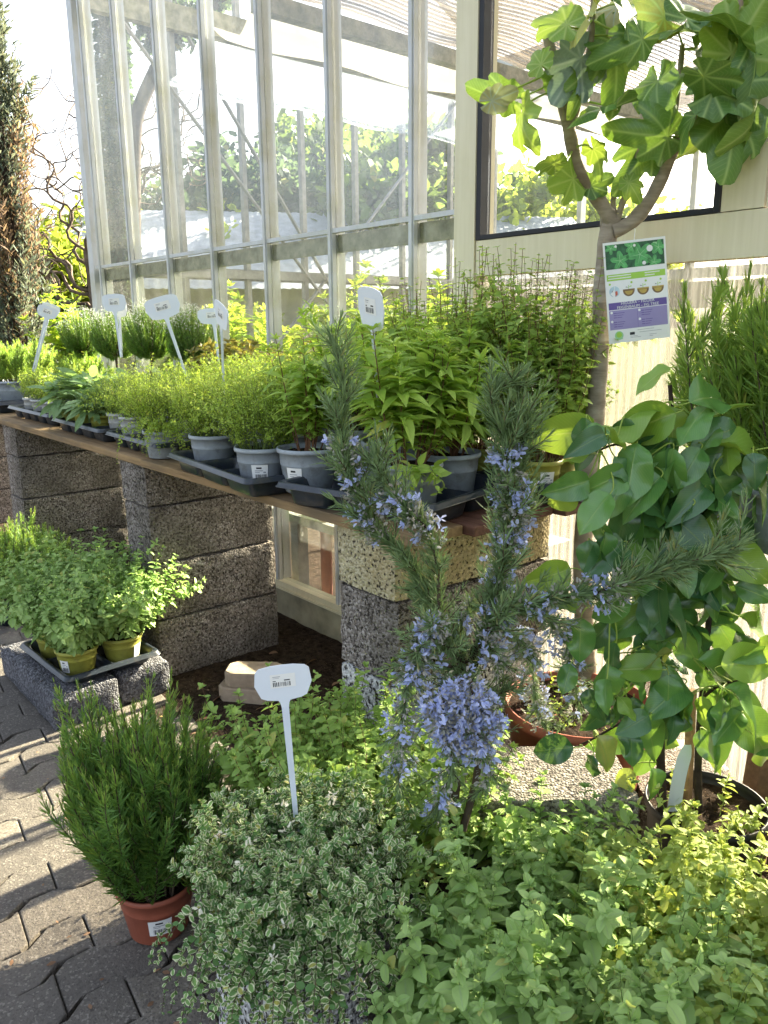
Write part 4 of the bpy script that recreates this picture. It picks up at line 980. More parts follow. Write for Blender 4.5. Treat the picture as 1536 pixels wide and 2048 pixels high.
# far rosemary
spr = spec_rosemary(26, .07, .34, .55, .030, .12, 26, mat='rosemary_l')
a = potted('potted_rosemary', 'upright rosemary in a wide grey pot at the far end of the bench front', 'potted plant', (-4.98, 1.42, ZI), pg(.135, .15), spec_rosemary(46, .11, .26, .35, .032, .13, 24, mat='rosemary_l', hvar=.4), G)
copy_thing(a, (-4.55, 1.62, ZI), 1.3, 'upright rosemary at the back of the bench left of all clipped balls', .85)
copy_thing(a, (-5.42, 1.60, ZI), 2.6, 'upright rosemary at the back corner of the far bench end', 1.0)
copy_thing(a, (-4.15, 1.56, ZI), 4.0, 'upright rosemary behind the small thyme pots and below the brown clipped ball', .72)
# small thymes far
b = potted('potted_thyme', 'small lemon thyme in a pale pot right next to the grey rosemary pot', 'potted plant', (-4.30, 1.29, ZI), pg(.05, .10, 'pot_light'), spec_thyme(34, .038, .17, .55, .012, .085, m=11), G)
copy_thing(b, (-4.17, 1.29, ZI), 1., 'small lemon thyme in a pale pot second from the grey rosemary pot')
copy_thing(b, (-4.02, 1.29, ZI), 2., 'small lemon thyme in a pale pot left of the sage leaves')
copy_thing(b, (-4.24, 1.43, ZI), 3., 'small lemon thyme in the rear row near the far rosemary', 1.1)
copy_thing(b, (-4.05, 1.43, ZI), 4., 'small lemon thyme in the rear row behind the sage', 1.1)
# sages
s1 = potted('potted_sage', 'broad leaved sage in the left one of three olive pots', 'potted plant', (-3.70, 1.29, ZI), pg(.058, .10, 'pot_olive'), spec_sage(9, .04, .26, .9, .105), G)
copy_thing(s1, (-3.545, 1.285, ZI), 1.9, 'broad leaved sage in the middle one of three olive pots', 1.05)
copy_thing(s1, (-3.35, 1.275, ZI), 3.6, 'broad leaved sage in the right one of three olive pots', .86)
copy_thing(s1, (-3.60, 1.45, ZI), 4.4, 'broad leaved sage in the rear row left of the second plant label', 1.0)
copy_thing(s1, (-3.40, 1.44, ZI), 5.3, 'broad leaved sage in the rear row right of the second plant label', 1.0)
copy_thing(s1, (-3.22, 1.46, ZI), .6, 'broad leaved sage in the rear row behind the grey thyme pots', 1.05)
# lemon thymes
c1 = potted('potted_thyme', 'lemon thyme in a grey pot next to the right olive sage pot', 'potted plant', (-3.16, 1.285, ZI), pg(.058, .11, 'pot_light'), spec_thyme(52, .045, .19, .62, .011, .095, m=13), G)
copy_thing(c1, (-3.00, 1.27, ZI), 2.2, 'lemon thyme in a grey pot left of the drooping thyme')
copy_thing(c1, (-3.05, 1.44, ZI), 3.3, 'lemon thyme in the middle row below the third plant label', 1.05)
copy_thing(c1, (-2.84, 1.42, ZI), 4.3, 'lemon thyme in the middle row behind the drooping thyme', 1.1)
def drooping(t):
    spec_thyme(95, .055, .25, .85, .0115, .10, m=15)(t)
    n = 34; a0 = TOCAM(-2.62, 1.22)+rng.normal(0, .5, n); P0 = np.stack([.05*np.cos(a0), .05*np.sin(a0), np.full(n, .105)], 1)
    ST = grow(P0, np.stack([np.cos(a0), np.sin(a0), np.full(n, .9)], 1), .13+.09*rng.random(n), 12, -.06, .09, .42)
    mb = MB(); tubes(mb, ST, np.linspace(.0011, .0005, 12), 3); mb.part('hanging_stems', M['stem_green'], t)
    mb = MB(); pairs(mb, ST, T_thy, 16, .1, .0115, .4, 2); pairs(mb, ST, T_thy, 14, .1, .010, .4, 2, tw=.9); mb.part('hanging_foliage', M['thyme'], t)
potted('potted_thyme', 'bushy lemon thyme drooping over the bench edge between two trays', 'potted plant', (-2.64, 1.215, ZB), pg(.066, .10), drooping, G)
d1 = potted('potted_thyme', 'wide lemon thyme in a grey pot, left end of the dusty tray', 'potted plant', (-2.27, 1.215, ZI), pg(.074, .115), spec_thyme(100, .062, .235, .68, .0118, .10, m=15), G)
potted('potted_thyme', 'wide lemon thyme in a stickered grey pot at the right end of the dusty tray', 'potted plant', (-1.935, 1.185, ZI), pg(.074, .115, lab=stick(-1.935, 1.185, -.1)), spec_thyme(100, .062, .235, .66, .0118, .10, m=15), G)
copy_thing(d1, (-2.48, 1.42, ZI), .8, 'tall lemon thyme in the middle row left of the fourth plant label', 1.12)
copy_thing(d1, (-2.20, 1.40, ZI), 1.7, 'tall lemon thyme in the middle row right of the fourth plant label', 1.15)
copy_thing(d1, (-1.98, 1.42, ZI), 2.5, 'tall lemon thyme in the middle row left of the verbena', 1.15)
copy_thing(d1, (-2.72, 1.58, ZI), 3.4, 'tall lemon thyme in the back row near the bronze leaved plants', 1.1)
copy_thing(d1, (-2.40, 1.60, ZI), 4.4, 'tall lemon thyme in the back row behind the fourth plant label', 1.12)
copy_thing(d1, (-2.12, 1.60, ZI), 5.4, 'tall lemon thyme in the back row left of the verbena tips', 1.1)
# bronze leaved
e1 = potted('potted_shrub', 'low bronze leaved shrub at the back of the bench behind the third label stem', 'potted plant', (-3.14, 1.67, ZI), pg(.06, .12, 'pot_black'), spec_verbena(11, .035, .26, .75, .075, .11, 'laurel', 7, 3, 'stem_red', .35, T_cit), G)
copy_thing(e1, (-2.92, 1.70, ZI), 2., 'low bronze leaved shrub in the middle of three behind the lemon thyme', 1.05)
copy_thing(e1, (-2.69, 1.70, ZI), 4., 'low bronze leaved shrub behind the fourth label, against the glass', 1.05)
# clipped balls
def spec_ball(r, zc, fl=True, browned=False):
    def f(t):
        mb = MB(); z = np.linspace(.09, zc, 8); tubes(mb, np.stack([.006*np.sin(z*20), .005*np.cos(z*17), z], 1), np.linspace(.008, .006, 8), 7)
        n = 330; d = rand_dir(n); d[:, 2] = d[:, 2]*.85+.12; d = nrm(d); P0 = np.tile([0, 0, zc-r*.75], (n, 1)) + d*r*.25*np.array([1, 1, .5])
        tgt = np.array([0, 0, zc]) + d*r*(.9+.16*rng.random(n))[:, None]; tq = np.linspace(0, 1, 9)[None, :, None]
        mid = P0*.45+tgt*.55; mid[:, :2] *= 1.25; mid[:, 2] -= .02
        ST = (1-tq)**2*P0[:, None] + 2*tq*(1-tq)*mid[:, None] + tq**2*tgt[:, None]
        tubes(mb, ST, np.linspace(.0013, .0006, 9), 3); mb.part('stems', M['twig'], t)
        mb = MB(); needles(mb, ST, T_ndl2, 20, .2, .018, .6, per=4); mb.part('foliage', M['cypress_b'] if browned else M['rosemary'], t)
        if fl:
            mb = MB(); sel = d[:, 2] > .15; p = np.repeat(tgt[sel], 5, 0)+rng.normal(0, .010, (sel.sum()*5, 3)); leaves(mb, T_pet, p, rand_dir(len(p))+np.array([0, 0, .6]), rand_dir(len(p)), .0065); mb.part('blossoms', M['white_fl'], t)
    return f
bl = potted('clipped_ball_plant', 'clipped ball of dark herb with white flowers, right of the second plant label', 'potted plant', (-3.72, 1.685, ZI), pg(.055, .11, 'pot_black'), spec_ball(.132, .43), 'clipped ball plants on the bench')
copy_thing(bl, (-4.16, 1.69, ZI), 2., 'clipped ball of dark herb with white flowers, left of the second plant label', .97)
copy_thing(bl, (-3.33, 1.71, ZI), 4., 'clipped ball of dark herb with white flowers, behind the third plant label', .95)
potted('clipped_ball_plant', 'loose olive brown clipped ball, leftmost of the ball plants', 'potted plant', (-4.60, 1.69, ZI), pg(.055, .11, 'pot_black'), spec_ball(.135, .42, True, False), 'clipped ball plants on the bench')
# verbenas
v1 = potted('potted_verbena', 'lemon verbena in a grey pot with white sticker, left corner of the corner tray', 'potted plant', (-1.775, 1.235, ZI), pg(.083, .125, lab=stick(-1.775, 1.235, -.55)), spec_verbena(15, .035, .33, .42, .062, .11, m=12, per=3), G)
def spec_v2(t):
    spec_verbena(20, .045, .37, .42, .085, .11, m=11, per=3)(t)
    n = 5; a0 = TOCAM(-1.41, 1.28)+np.array([-.15, .05, .25, .45, .6]); P0 = np.stack([.055*np.cos(a0), .055*np.sin(a0), np.full(n, .12)], 1)
    ST = grow(P0, np.stack([np.cos(a0), np.sin(a0), np.full(n, .5)], 1), np.array([.09, .12, .1, .13, .1]), 10, -.05, .05, .45)
    mb = MB(); tubes(mb, ST, np.linspace(.0013, .0007, 10), 4); mb.part('hanging_stems', M['stem_green'], t)
    mb = MB(); pairs(mb, ST, T_cit, 6, .3, .034, .4, 2); mb.part('hanging_foliage', M['verbena'], t)
potted('potted_verbena', 'long leaved lemon verbena at the near corner of the corner tray, a sprig hanging out', 'potted plant', (-1.405, 1.275, ZI), pg(.078, .125, soil=.9), spec_v2, G)
v3 = potted('potted_verbena', 'long leaved lemon verbena in the blue grey pot right of the one with hanging sprig', 'potted plant', (-1.455, 1.455, ZI), pg(.083, .125), spec_verbena(22, .05, .36, .5, .085, .11, m=11, per=3), G)
copy_thing(v1, (-1.62, 1.42, ZI), 1.2, 'lemon verbena in the middle of the corner tray behind the tall label', 1.12)
copy_thing(v1, (-1.86, 1.47, ZI), 2.7, 'tall lemon verbena behind the left verbena pot, tips in front of the glass', 1.22)
copy_thing(v1, (-2.0, 1.62, ZI), 4.1, 'lemon verbena in the back row right of the tall lemon thyme', 1.1)
# the pale drooping sprig by pot with sticker
def spec_sprig(t):
    n = 4; ST = grow(np.zeros((n, 3))+np.array([0, 0, .1]), nrm(np.array([[-.6, -.6, .35], [-.7, -.4, .3], [-.8, -.5, .5], [-.35, -.7, .4]])), np.array([.12, .10, .14, .10]), 10, .0, .04, .12)
    mb = MB(); tubes(mb, ST, np.linspace(.0016, .0008, 10), 4); mb.part('stems', M['stem_green'], t)
    mb = MB(); pairs(mb, ST, T_lan, 5, .35, .055, .35, 2); pairs(mb, ST, T_lan, 1, 1, .045, .6, 4, szprof=lambda q: 1+0*q); mb.part('foliage', M['verbena'], t)
potted('potted_seedling', 'pale sprig leaning out between the two stickered grey pots', 'potted plant', (-1.86, 1.30, ZI), pg(.04, .10, 'pot_black'), spec_sprig, G)
# tall oregano / savory
def spec_tall(n=62, h=.54, sp=.34, fl=True):
    def f(t):
        ST = bush_stems(n, .06, h, sp, .05, .035, 0, .48, 18, .10, dome=.2)
        mb = MB(); tubes(mb, ST, np.linspace(.0014, .0007, 18), 4); ns = n*3; si = rng.integers(0, n, ns); p, tn = on_path(ST[si], .2+.6*rng.random((ns, 1)))
        SB = grow(p[:, 0], nrm(perp(tn, rng.random((ns, 1))*6.28)*.9+tn*.6)[:, 0], .04+.06*rng.random(ns), 8, .08, .08); tubes(mb, SB, np.linspace(.0009, .0005, 8), 3); mb.part('stems', M['stem_red'], t)
        mb = MB(); pairs(mb, ST, T_ov4, 22, .12, .024, .3, 2, szprof=lambda q: np.where(q > .8, .5, 1.)); pairs(mb, SB, T_ov4, 6, .2, .019, .35, 2); pairs(mb, SB, T_ov4, 1, 1, .012, .7, 4, szprof=lambda q: 1+0*q); mb.part('foliage', M['savory'], t)
    return f
o1 = potted('potted_oregano', 'tall stemmed oregano in an olive pot with sticker at the bench end', 'potted plant', (-1.30, 1.63, ZI), pg(.062, .105, 'pot_olive', lab=(TOCAM(-1.3, 1.63)+.45, .04, .3, .75)), spec_tall(46), G)
copy_thing(o1, (-1.31, 1.71, ZI), 1.4, 'tall stemmed oregano at the back right corner of the bench, close to the fig trunk', 1.0)
copy_thing(o1, (-1.53, 1.66, ZI), 2.5, 'tall stemmed oregano at the back of the bench in front of the door post', 1.05)
copy_thing(o1, (-1.69, 1.67, ZI), 3.7, 'tall stemmed oregano at the back of the bench, second from the door post', 1.02)
copy_thing(o1, (-1.84, 1.66, ZI), 5.0, 'tall stemmed oregano at the back of the bench next to the verbena tips', .95)
copy_thing(o1, (-1.42, 1.70, ZI), .4, 'tall stemmed oregano at the bench back between door post and fig trunk', 1.06)
# right bench rosemary
ro = potted('potted_rosemary', 'tall upright rosemary with long shoots at the photo edge above the glossy tree', 'potted plant', (*at_y(1520, 960, 1.66)[:2], ZB), pg(.09, .13), spec_rosemary(17, .055, .50, .30, .046, .13, 34, mat='rosemary_l', hvar=.5, ang=.8, br=1), G)
copy_thing(ro, (*at_y(1432, 950, 1.72)[:2], ZB), 2.2, 'tall upright rosemary with long shoots, left one behind the glossy leaved tree top', .98)
copy_thing(ro, (*at_y(1600, 980, 1.62)[:2], ZB), 4.2, 'tall upright rosemary with long shoots, mostly beyond the right edge', 1.0)
# leafy plants inside the greenhouse, seen through the glass above the bench
gi = 'leafy plants inside the greenhouse'
lp = None
for (x, y, Yp, lb, q) in [(470, 545, 2.25, 'bright leafy plant behind the glass above the twisted plant label', 1.), (720, 505, 2.35, 'bright leafy plant behind the glass left of the tall plant label', 1.05), (850, 520, 2.2, 'bright leafy plant behind the glass next to the door post', .95), (590, 640, 2.4, 'low bright leafy plant behind the glass in the middle of the wall', 1.), (395, 640, 2.3, 'low bright leafy plant behind the glass behind the third label', 1.)]:
    tp = at_y(x, y, Yp)
    loc = (tp[0], Yp, tp[2]-1.0*q)
    if lp is None: lp = potted('leafy_plant', lb, 'potted plant', loc, pg(.11, .2, 'pot_black'), spec_verbena(20, .05, .78, .30, .105, .19, 'citrus', 10, 3, 'stem_green', .5, T_cit, t0=.35), gi)
    else: copy_thing(lp, loc, x*.1, lb, q)
yb = at_d(130, 572, 5.8); c_ = copy_thing(lp, (yb[0], yb[1], yb[2]-.95), 1., 'bright yellow green leafy plant beyond the bench behind the brown ball plant', 1.0); del c_['group']
mb = MB(); box(mb, (-4.2, 2.02, .40), (-1.9, 2.62, .44))
for x in (-4.1, -3.1, -2.0): box(mb, (x-.03, 2.06, -.06), (x+.03, 2.12, .3995)); box(mb, (x-.03, 2.52, -.06), (x+.03, 2.58, .3995))
tag(mb.part('inner_bench', M['steel'], None, False), 'low grey bench inside the greenhouse carrying leafy plants', 'bench')
# labels on the bench
def lab_at(label, pxb, pyb, pxt, pyt, Y, face, lean=0., roll=0., wd=.1, ht=.062, **k):
    b = at_y(pxb, pyb, Y); tp = at_y(pxt, pyt, Y); r_ = math.atan2(tp[0]-b[0], tp[2]-b[2])
    t_label(label, b, tp[2], face, lean, wd, ht, .012, r_, **k)
lab_at('white plant label leaning over the far thyme, leftmost on the bench', 68, 730, 68, 605, 1.31, R(75), 0, 0, .10, .06)
lab_at('pale sun struck plant label just behind the leftmost one', 71, 735, 72, 598, 1.40, R(88), 0, 0, .10, .06)
lab_at('white plant label in the sage, in front of the clipped balls', 240, 700, 229, 588, 1.36, R(60), 0, 0, .095, .072)
lab_at('white plant label in the sage seen edge on, half behind another label', 243, 700, 236, 600, 1.40, R(110), 0, 0, .09, .07)
lab_at('white plant label with bar code leaning left over the lemon thyme', 372, 750, 342, 589, 1.26, R(62), 0, 0, .115, .072)
lab_at('white plant label twisted away above the wide lemon thyme pot', 449, 800, 474, 594, 1.235, R(-10), .1, 0, .115, .075)
lab_at('small white plant label behind the twisted one', 437, 720, 428, 616, 1.55, R(55), 0, 0, .12, .06)
lab_at('tall white plant label seen at an angle above the lemon verbena', 768, 940, 800, 572, 1.225, R(-10), .16, 0, .115, .095)

# ------------------------------------------------------------ herbs on the ground
# left oregano tray
tray('dark tray of oregano pots on the dark blocks', (-2.765, .93, .124), .43, .34, 2, 2, .045, R(3), group='carry trays on the ground')
go = 'oregano pots on the dark blocks'
og = potted('potted_oregano', 'pale green oregano in an olive pot with sticker, nearest in the tray on the blocks', 'potted plant', (-2.655, .85, .13), pg(.07, .10, 'pot_olive', lab=(TOCAM(-2.6, .83)-.75, .035, .25, .7)), spec_oregano(60, .058, .36, .78, .032, 'oregano_g', 'stem_green', .085, 13, hvar=.5), go)
copy_thing(og, (-2.655, 1.01, .13), 1.6, 'pale green oregano in an olive pot, right rear of the tray on the blocks', 1.02)
copy_thing(og, (-2.87, .85, .13), 2.9, 'pale green oregano in an olive pot, left front of the tray on the blocks', 1.02)
copy_thing(og, (-2.87, 1.01, .13), 4.3, 'pale green oregano in an olive pot, left rear of the tray on the blocks', 1.05)
# left rosemary tray on the ground
tray('grey black tray of young rosemary on the paving at the left edge', (-3.90, 1.00, 0), .54, .36, 4, 3, .055, R(2), group='carry trays on the ground')
ry = potted('potted_rosemary', 'young upright rosemary, front right of the tray on the paving', 'potted plant', (-3.72, .94, .008), pg(.05, .09, 'pot_black'), spec_rosemary(22, .04, .36, .22, .028, .08, 26, mat='rosemary', hvar=.5), 'young rosemary in the ground tray')
for i, (x, y, lb) in enumerate([(-3.90, .92, 'young upright rosemary, front middle of the tray on the paving'), (-4.08, .92, 'young upright rosemary, front left of the tray on the paving'), (-3.72, 1.08, 'young upright rosemary, rear right of the tray on the paving'), (-3.90, 1.08, 'young upright rosemary, rear middle of the tray on the paving'), (-4.08, 1.08, 'young upright rosemary, rear left of the tray on the paving')]):
    copy_thing(ry, (x, y, .008), 1.1*i+.7, lb, .95+.05*(i % 3))
# rosemary in the terracotta pot, left foreground
potted('potted_rosemary', 'dense dark green rosemary in a terracotta coloured pot on the paving', 'potted plant', (-1.484, .593, 0), pg(.086, .128, 'terracotta', taper=.74, lab=(TOCAM(-1.484, .593)+.02, .055, .28, .60)), spec_rosemary(100, .07, .50, .46, .032, .10, 46, mat='rosemary', hvar=.55, dome=.35, ang=.8, br=2))
# variegated thyme on its pedestal block
def spec_var(t):
    spec_thyme(180, .085, .155, 1.4, .0126, .11, 'thyme_v', T_var, 16, .02, .09, .06, .4, 'twig', 3, .5)(t)
    n = 90; a0 = TOCAM(-1.03, .64)+rng.normal(0, .75, n); P0 = np.stack([.08*np.cos(a0), .08*np.sin(a0), np.full(n, .125)], 1)
    ST = grow(P0, np.stack([np.cos(a0), np.sin(a0), np.full(n, .35)], 1), .13+.15*rng.random(n), 12, -.05, .08, .34)
    mb = MB(); tubes(mb, ST, np.linspace(.0011, .0005, 12), 3); mb.part('hanging_stems', M['twig'], t)
    mb = MB(); pairs(mb, ST, T_var, 17, .1, .0126, .4, 2); pairs(mb, ST, T_var, 15, .1, .010, .5, 2, tw=1.1); mb.part('hanging_foliage', M['thyme_v'], t)
    k = 26; a = rng.random(k)*6.28; rr = .22*np.sqrt(rng.random(k)); P = np.stack([rr*np.cos(a), rr*np.sin(a), .27-rr*rr*2.4], 1)
    P = np.repeat(P, 7, 0)+rng.normal(0, .0045, (k*7, 3)); mb = MB(); leaves(mb, T_pet, P, rand_dir(len(P))+np.array([0, -.2, .5]), rand_dir(len(P)), .008); mb.part('blossoms', M['cream'], t)
potted('variegated_thyme', 'mounded white edged thyme with cream flowers spilling over a grey block', 'potted plant', (-1.005, .66, .235), pg(.10, .13, 'pot_black'), spec_var)
t_label('large white plant label with bar code standing in the variegated thyme', (-1.055, .688, .40), .738, R(58), -.04, .098, .064, .0125, R(-3))
# oregano behind the sign
p0 = potted('potted_oregano', 'dense green oregano behind the large plant label in the foreground', 'potted plant', (-1.30, .90, 0), pg(.10, .15, 'pot_black'), spec_oregano(96, .085, .46, .55, .033, 'oregano', 'stem_red', .12, 15, t0=.2, hvar=.5), 'large oregano pots on the ground')
copy_thing(p0, (-1.13, 1.03, 0), 1.9, 'dense green oregano at the foot of the right pier, below the rosemary flowers', .98)
copy_thing(p0, (-1.40, 1.16, 0), 3.3, 'dense green oregano at the left side of the right pier', .72)
# foreground right oregano
f1 = potted('potted_oregano', 'large grey green oregano at the bottom edge, right of the variegated thyme', 'potted plant', (-.67, .83, 0), pg(.12, .17, 'pot_black', soil=.8), spec_oregano(54, .10, .40, .62, .040, 'oregano_g', 'stem_green', .14, 12, t0=.22, hvar=.55), 'large oregano pots on the ground')
f2 = copy_thing(f1, (-.48, .93, 0), 2.1, 'large grey green oregano in the bottom right corner, in the middle of the group', 1.0)
f3 = potted('potted_oregano', 'sunlit golden green oregano at the right edge in front of the black pot', 'potted plant', (-.33, 1.10, 0), pg(.12, .17, 'pot_black', soil=.8), spec_oregano(90, .10, .42, .60, .034, 'oregano_y', 'stem_lime', .14, 14, t0=.2, hvar=.5), 'large oregano pots on the ground')
f4 = copy_thing(f1, (-.79, 1.08, 0), 4.4, 'green oregano behind the grey green one, under the trailing rosemary', .88)
f5 = copy_thing(f3, (-.55, 1.17, 0), 3.1, 'sunlit golden green oregano below the glossy leaved tree', .86)
f6 = copy_thing(f1, (-.30, .82, 0), 5.2, 'large grey green oregano cut by the bottom right corner of the photo', 1.0)
#--HEROES--
# ------------------------------------------------------------ terracotta pot with the fig
RT = Vector(R2); UT = Vector(U2)
r2, u2, f2v = R2, U2, Fw
tc = np.array([-1.105, 1.585, 0.])
FIG = thing('fig_tree', 'young fig tree with a forked grey trunk in a terracotta coloured pot', 'tree', tc)
pot_parts(FIG, .185, .36, M['terracotta'], taper=.74, rim=.02, soil=.93)
DF = 2.04
tr_px = [(1174, 1352, 2.06), (1168, 1220, 2.05), (1166, 1100, 2.05), (1178, 950, 2.04), (1193, 800, 2.03), (1202, 650, 2.02), (1212, 500, 2.02), (1224, 440, 2.01)]
P = smooth(np.array([at_d(*a) for a in tr_px])-tc, 40); rad = np.linspace(.0265, .0215, 40)*(1+.07*np.sin(np.arange(40)*1.3)*(rng.random(40) > .5))
mb = MB(); tubes(mb, P, rad, 14)
BRS = {}
def branch(key, pts, ra, rb, n=24):
    Q = smooth(np.array([at_d(*a) for a in pts])-tc, n); BRS[key] = Q
    tubes(mb, Q, np.linspace(ra, rb, n)*(1+.07*np.sin(np.arange(n)*1.9)), 10)
branch('left', [(1226, 446, 2.01), (1196, 398, 1.99), (1158, 342, 1.96), (1140, 268, 1.93), (1124, 190, 1.90), (1108, 120, 1.88), (1090, 62, 1.87)], .0195, .010)
branch('left_up', [(1139, 262, 1.93), (1160, 190, 1.90), (1178, 110, 1.86), (1186, 20, 1.83), (1190, -60, 1.80)], .010, .005)
branch('right', [(1224, 462, 2.005), (1262, 445, 2.0), (1300, 400, 1.98), (1330, 340, 1.95), (1352, 285, 1.92), (1398, 232, 1.88), (1440, 140, 1.84), (1478, 10, 1.80), (1490, -60, 1.78)], .019, .009)
branch('right_dark', [(1322, 356, 1.955), (1328, 300, 1.95), (1345, 240, 1.96), (1358, 165, 1.98), (1365, 90, 1.99)], .011, .006)
branch('stub', [(1232, 440, 2.005), (1226, 410, 2.0), (1228, 390, 2.0)], .008, .006, 6)
branch('middle', [(1234, 440, 2.0), (1252, 385, 1.98), (1276, 310, 1.95), (1300, 250, 1.93), (1312, 200, 1.92)], .0085, .005)
branch('thin', [(1203, 470, 2.03), (1203, 420, 2.03), (1203, 376, 2.03)], .004, .003, 6)
mb.part('trunk', M['fig_bark'], FIG)
def fig_leaf_template(seed, curl=.25, fold=.22):
    r = random.Random(seed); n = 72; rings = [.006, .25, .45, .62, .78, .9, 1.0]
    th = np.linspace(-math.pi*.94, math.pi*.94, n); dp = r.uniform(.30, .48)
    q_ = r.uniform(.40, .56); q_ = r.uniform(.46, .72); sl = r.uniform(.66, .84); lob = [(0, 1.05, q_*.95), (R(44), sl, q_), (-R(44), sl*r.uniform(.85, 1.05), q_), (R(88), sl*.74, q_*1.2), (-R(88), sl*.74, q_*1.2), (R(140), .42, .6), (-R(140), .42, .6)]
    rad = np.zeros(n)
    for a, q, wd in lob: rad = np.maximum(rad, q*np.exp(-((th-a)/wd)**2*.62))
    rad = rad*(1-dp*.0) ; rad = np.maximum(rad, .47)
    rad *= 1+.014*np.sign(np.sin(th*26))*np.abs(np.sin(th*26))
    V = []; UV = []
    for k in rings:
        for a, q in zip(th, rad):
            x = math.sin(a)*q*k*.62; y = math.cos(a)*q*k*.62
            z = fold*math.sqrt(x*x+.012)*.8 - curl*(y*abs(y)+.5*x*x)*1.2 + .030*math.sin(a*4.2+seed)*k*k + .014*math.cos(a*9)*k*k - .10*k**4*(q > .7)
            V.append((x, y+.0, z)); UV.append((x*.8+.5, y*.8+.2))
    F = [[j*n+i, j*n+i+1, (j+1)*n+i+1, (j+1)*n+i] for j in range(len(rings)-1) for i in range(n-1)] + [[i, i+1, n-2-i, n-1-i] for i in range(0, n//2-1)][:0]
    return np.array(V), np.array(F), np.array(UV)
TF = [fig_leaf_template(3, .45, .15), fig_leaf_template(8, .9, .25), fig_leaf_template(14, .25, .4), fig_leaf_template(21, 1.2, .1), fig_leaf_template(33, .6, .5), fig_leaf_template(41, -.4, .15)]
# (px, py of the middle, size px, direction of the tip in degrees, turn about its own axis, nod, kind)
FL = [(1098, 30, 95, 140, -20, .3, 'y'), (1068, 108, 62, 120, 35, .2, 'y'), (1228, 38, 80, 250, 25, .5, 'b'), (985, 196, 80, 185, 60, .3, 'g'), (1010, 192, 60, 10, 50, .4, 'b'),
      (1128, 168, 120, 235, 35, .2, 'b'), (1042, 262, 110, 262, 55, .5, 'y'), (1240, 135, 125, 285, 0, .2, 'g'), (1180, 225, 125, 195, 25, .4, 'g'), (1345, 130, 150, 185, -25, .3, 'g'), (1352, 52, 150, 160, 20, .2, 'g'),
      (1500, 45, 150, 60, -15, .1, 'y'), (1490, 160, 130, 10, 30, .6, 'g'), (1515, 255, 130, 265, 55, .6, 'y'), (1462, 290, 165, 268, -12, .3, 'g'), (1392, 312, 125, 255, 50, .6, 'y'), (1366, 262, 75, 225, 25, .3, 'g'),
      (1115, 368, 90, 205, 40, .4, 'y'), (1088, 322, 60, 175, 55, .4, 'y'), (1278, 322, 105, 230, 15, .4, 'g'), (1205, 362, 55, 15, 45, .5, 'd'), (1290, 18, 100, 170, 40, .4, 'g'), (1440, 30, 130, 130, 25, .3, 'g'), (1438, 188, 110, 330, 40, .5, 'g'),
      (1270, 382, 50, 300, 20, .3, 'y'), (1295, 272, 120, 195, 55, .6, 'g'), (1160, 55, 95, 230, 45, .5, 'y'), (1262, 90, 90, 220, 40, .6, 'd'),
      (1312, 195, 110, 250, 30, .6, 'd'), (1400, 100, 120, 200, 40, .7, 'd'), (1480, 215, 100, 300, 35, .7, 'd'), (1170, 180, 80, 280, 30, .6, 'y'),
      (1130, 130, 70, 60, 40, .6, 'g'), (1530, 110, 120, 300, 20, .5, 'g'), (1390, 10, 120, 60, 10, .4, 'g'), (1520, -10, 140, 100, 10, .3, 'y'), (1250, -20, 110, 100, 30, .4, 'g'), (1200, 320, 60, 320, 50, .6, 'y')]
def hero_leaves(T, lists, tmpl, mats, brs, sz_fac, stemmat, pet=1.0, org=(0, 0, 0), jitter=.5, D0=1.9, prad=.0022, nseg=9, petmax=.6, facing=.75, twk=1.):
    LM = {k: MB() for k in mats}; pm = MB(); allb = np.concatenate(list(brs))
    for i, rec in enumerate(lists):
        x, y, s, a, tw, nod, kd = rec[:7]
        c0 = at_d(x, y, D0)-org; j = np.argmin(np.linalg.norm((allb-c0) - f2v*((allb-c0) @ f2v)[:, None], axis=1)); nb = allb[j]
        dep = (nb-c0) @ Fh; rr = random.Random(i*7+1); off = rr.uniform(-.09, .03)
        d = D0 + dep + off; c = at_d(x, y, d)-org; S = s/CF*d*1.0
        ar = R(a); t = math.cos(ar)*r2 + math.sin(ar)*u2; t = nrm(t - f2v*nod*.9*(1 if rr.random() < .8 else -1)); 
        n0 = -f2v*facing + Uz*.75; n0 = nrm(n0 - t*(n0 @ t)); b_ = np.cross(n0, t); tw = tw*twk; n_ = n0*math.cos(R(tw)) + b_*math.sin(R(tw))*(1 if i % 2 else -1)
        L = S/sz_fac; p0 = c - t*S*.42
        leaves(LM[kd], tmpl[i % len(tmpl)], [p0], [t], [n_], [L])
        j = np.argmin(np.linalg.norm(allb-p0+t*.0, axis=1) ); tg = allb[j]; v = tg-p0; ln = np.linalg.norm(v)
        if ln > petmax*S: pass
        m_ = p0 - t*min(.5*ln, S*.35); q = np.linspace(0, 1, nseg)[:, None]; tubes(LM[kd], (1-q)**2*p0+2*q*(1-q)*m_+q*q*tg, np.linspace(prad*.8, prad*1.2, nseg), 6, 1)
    for k, m in mats.items():
        if LM[k].V: LM[k].part(m[0], [M[m[1]], M[stemmat]], T)
hero_leaves(FIG, FL, TF, {'g': ('foliage', 'fig'), 'd': ('second_foliage', 'fig'), 'y': ('lime_foliage', 'fig_y'), 'b': ('upturned_foliage', 'fig_b')}, [BRS[k] for k in ('left', 'left_up', 'right', 'right_dark', 'middle')], .80, 'stem_lime', org=tc, twk=1.4)  # kinds g and d share one fig material, y is yellower
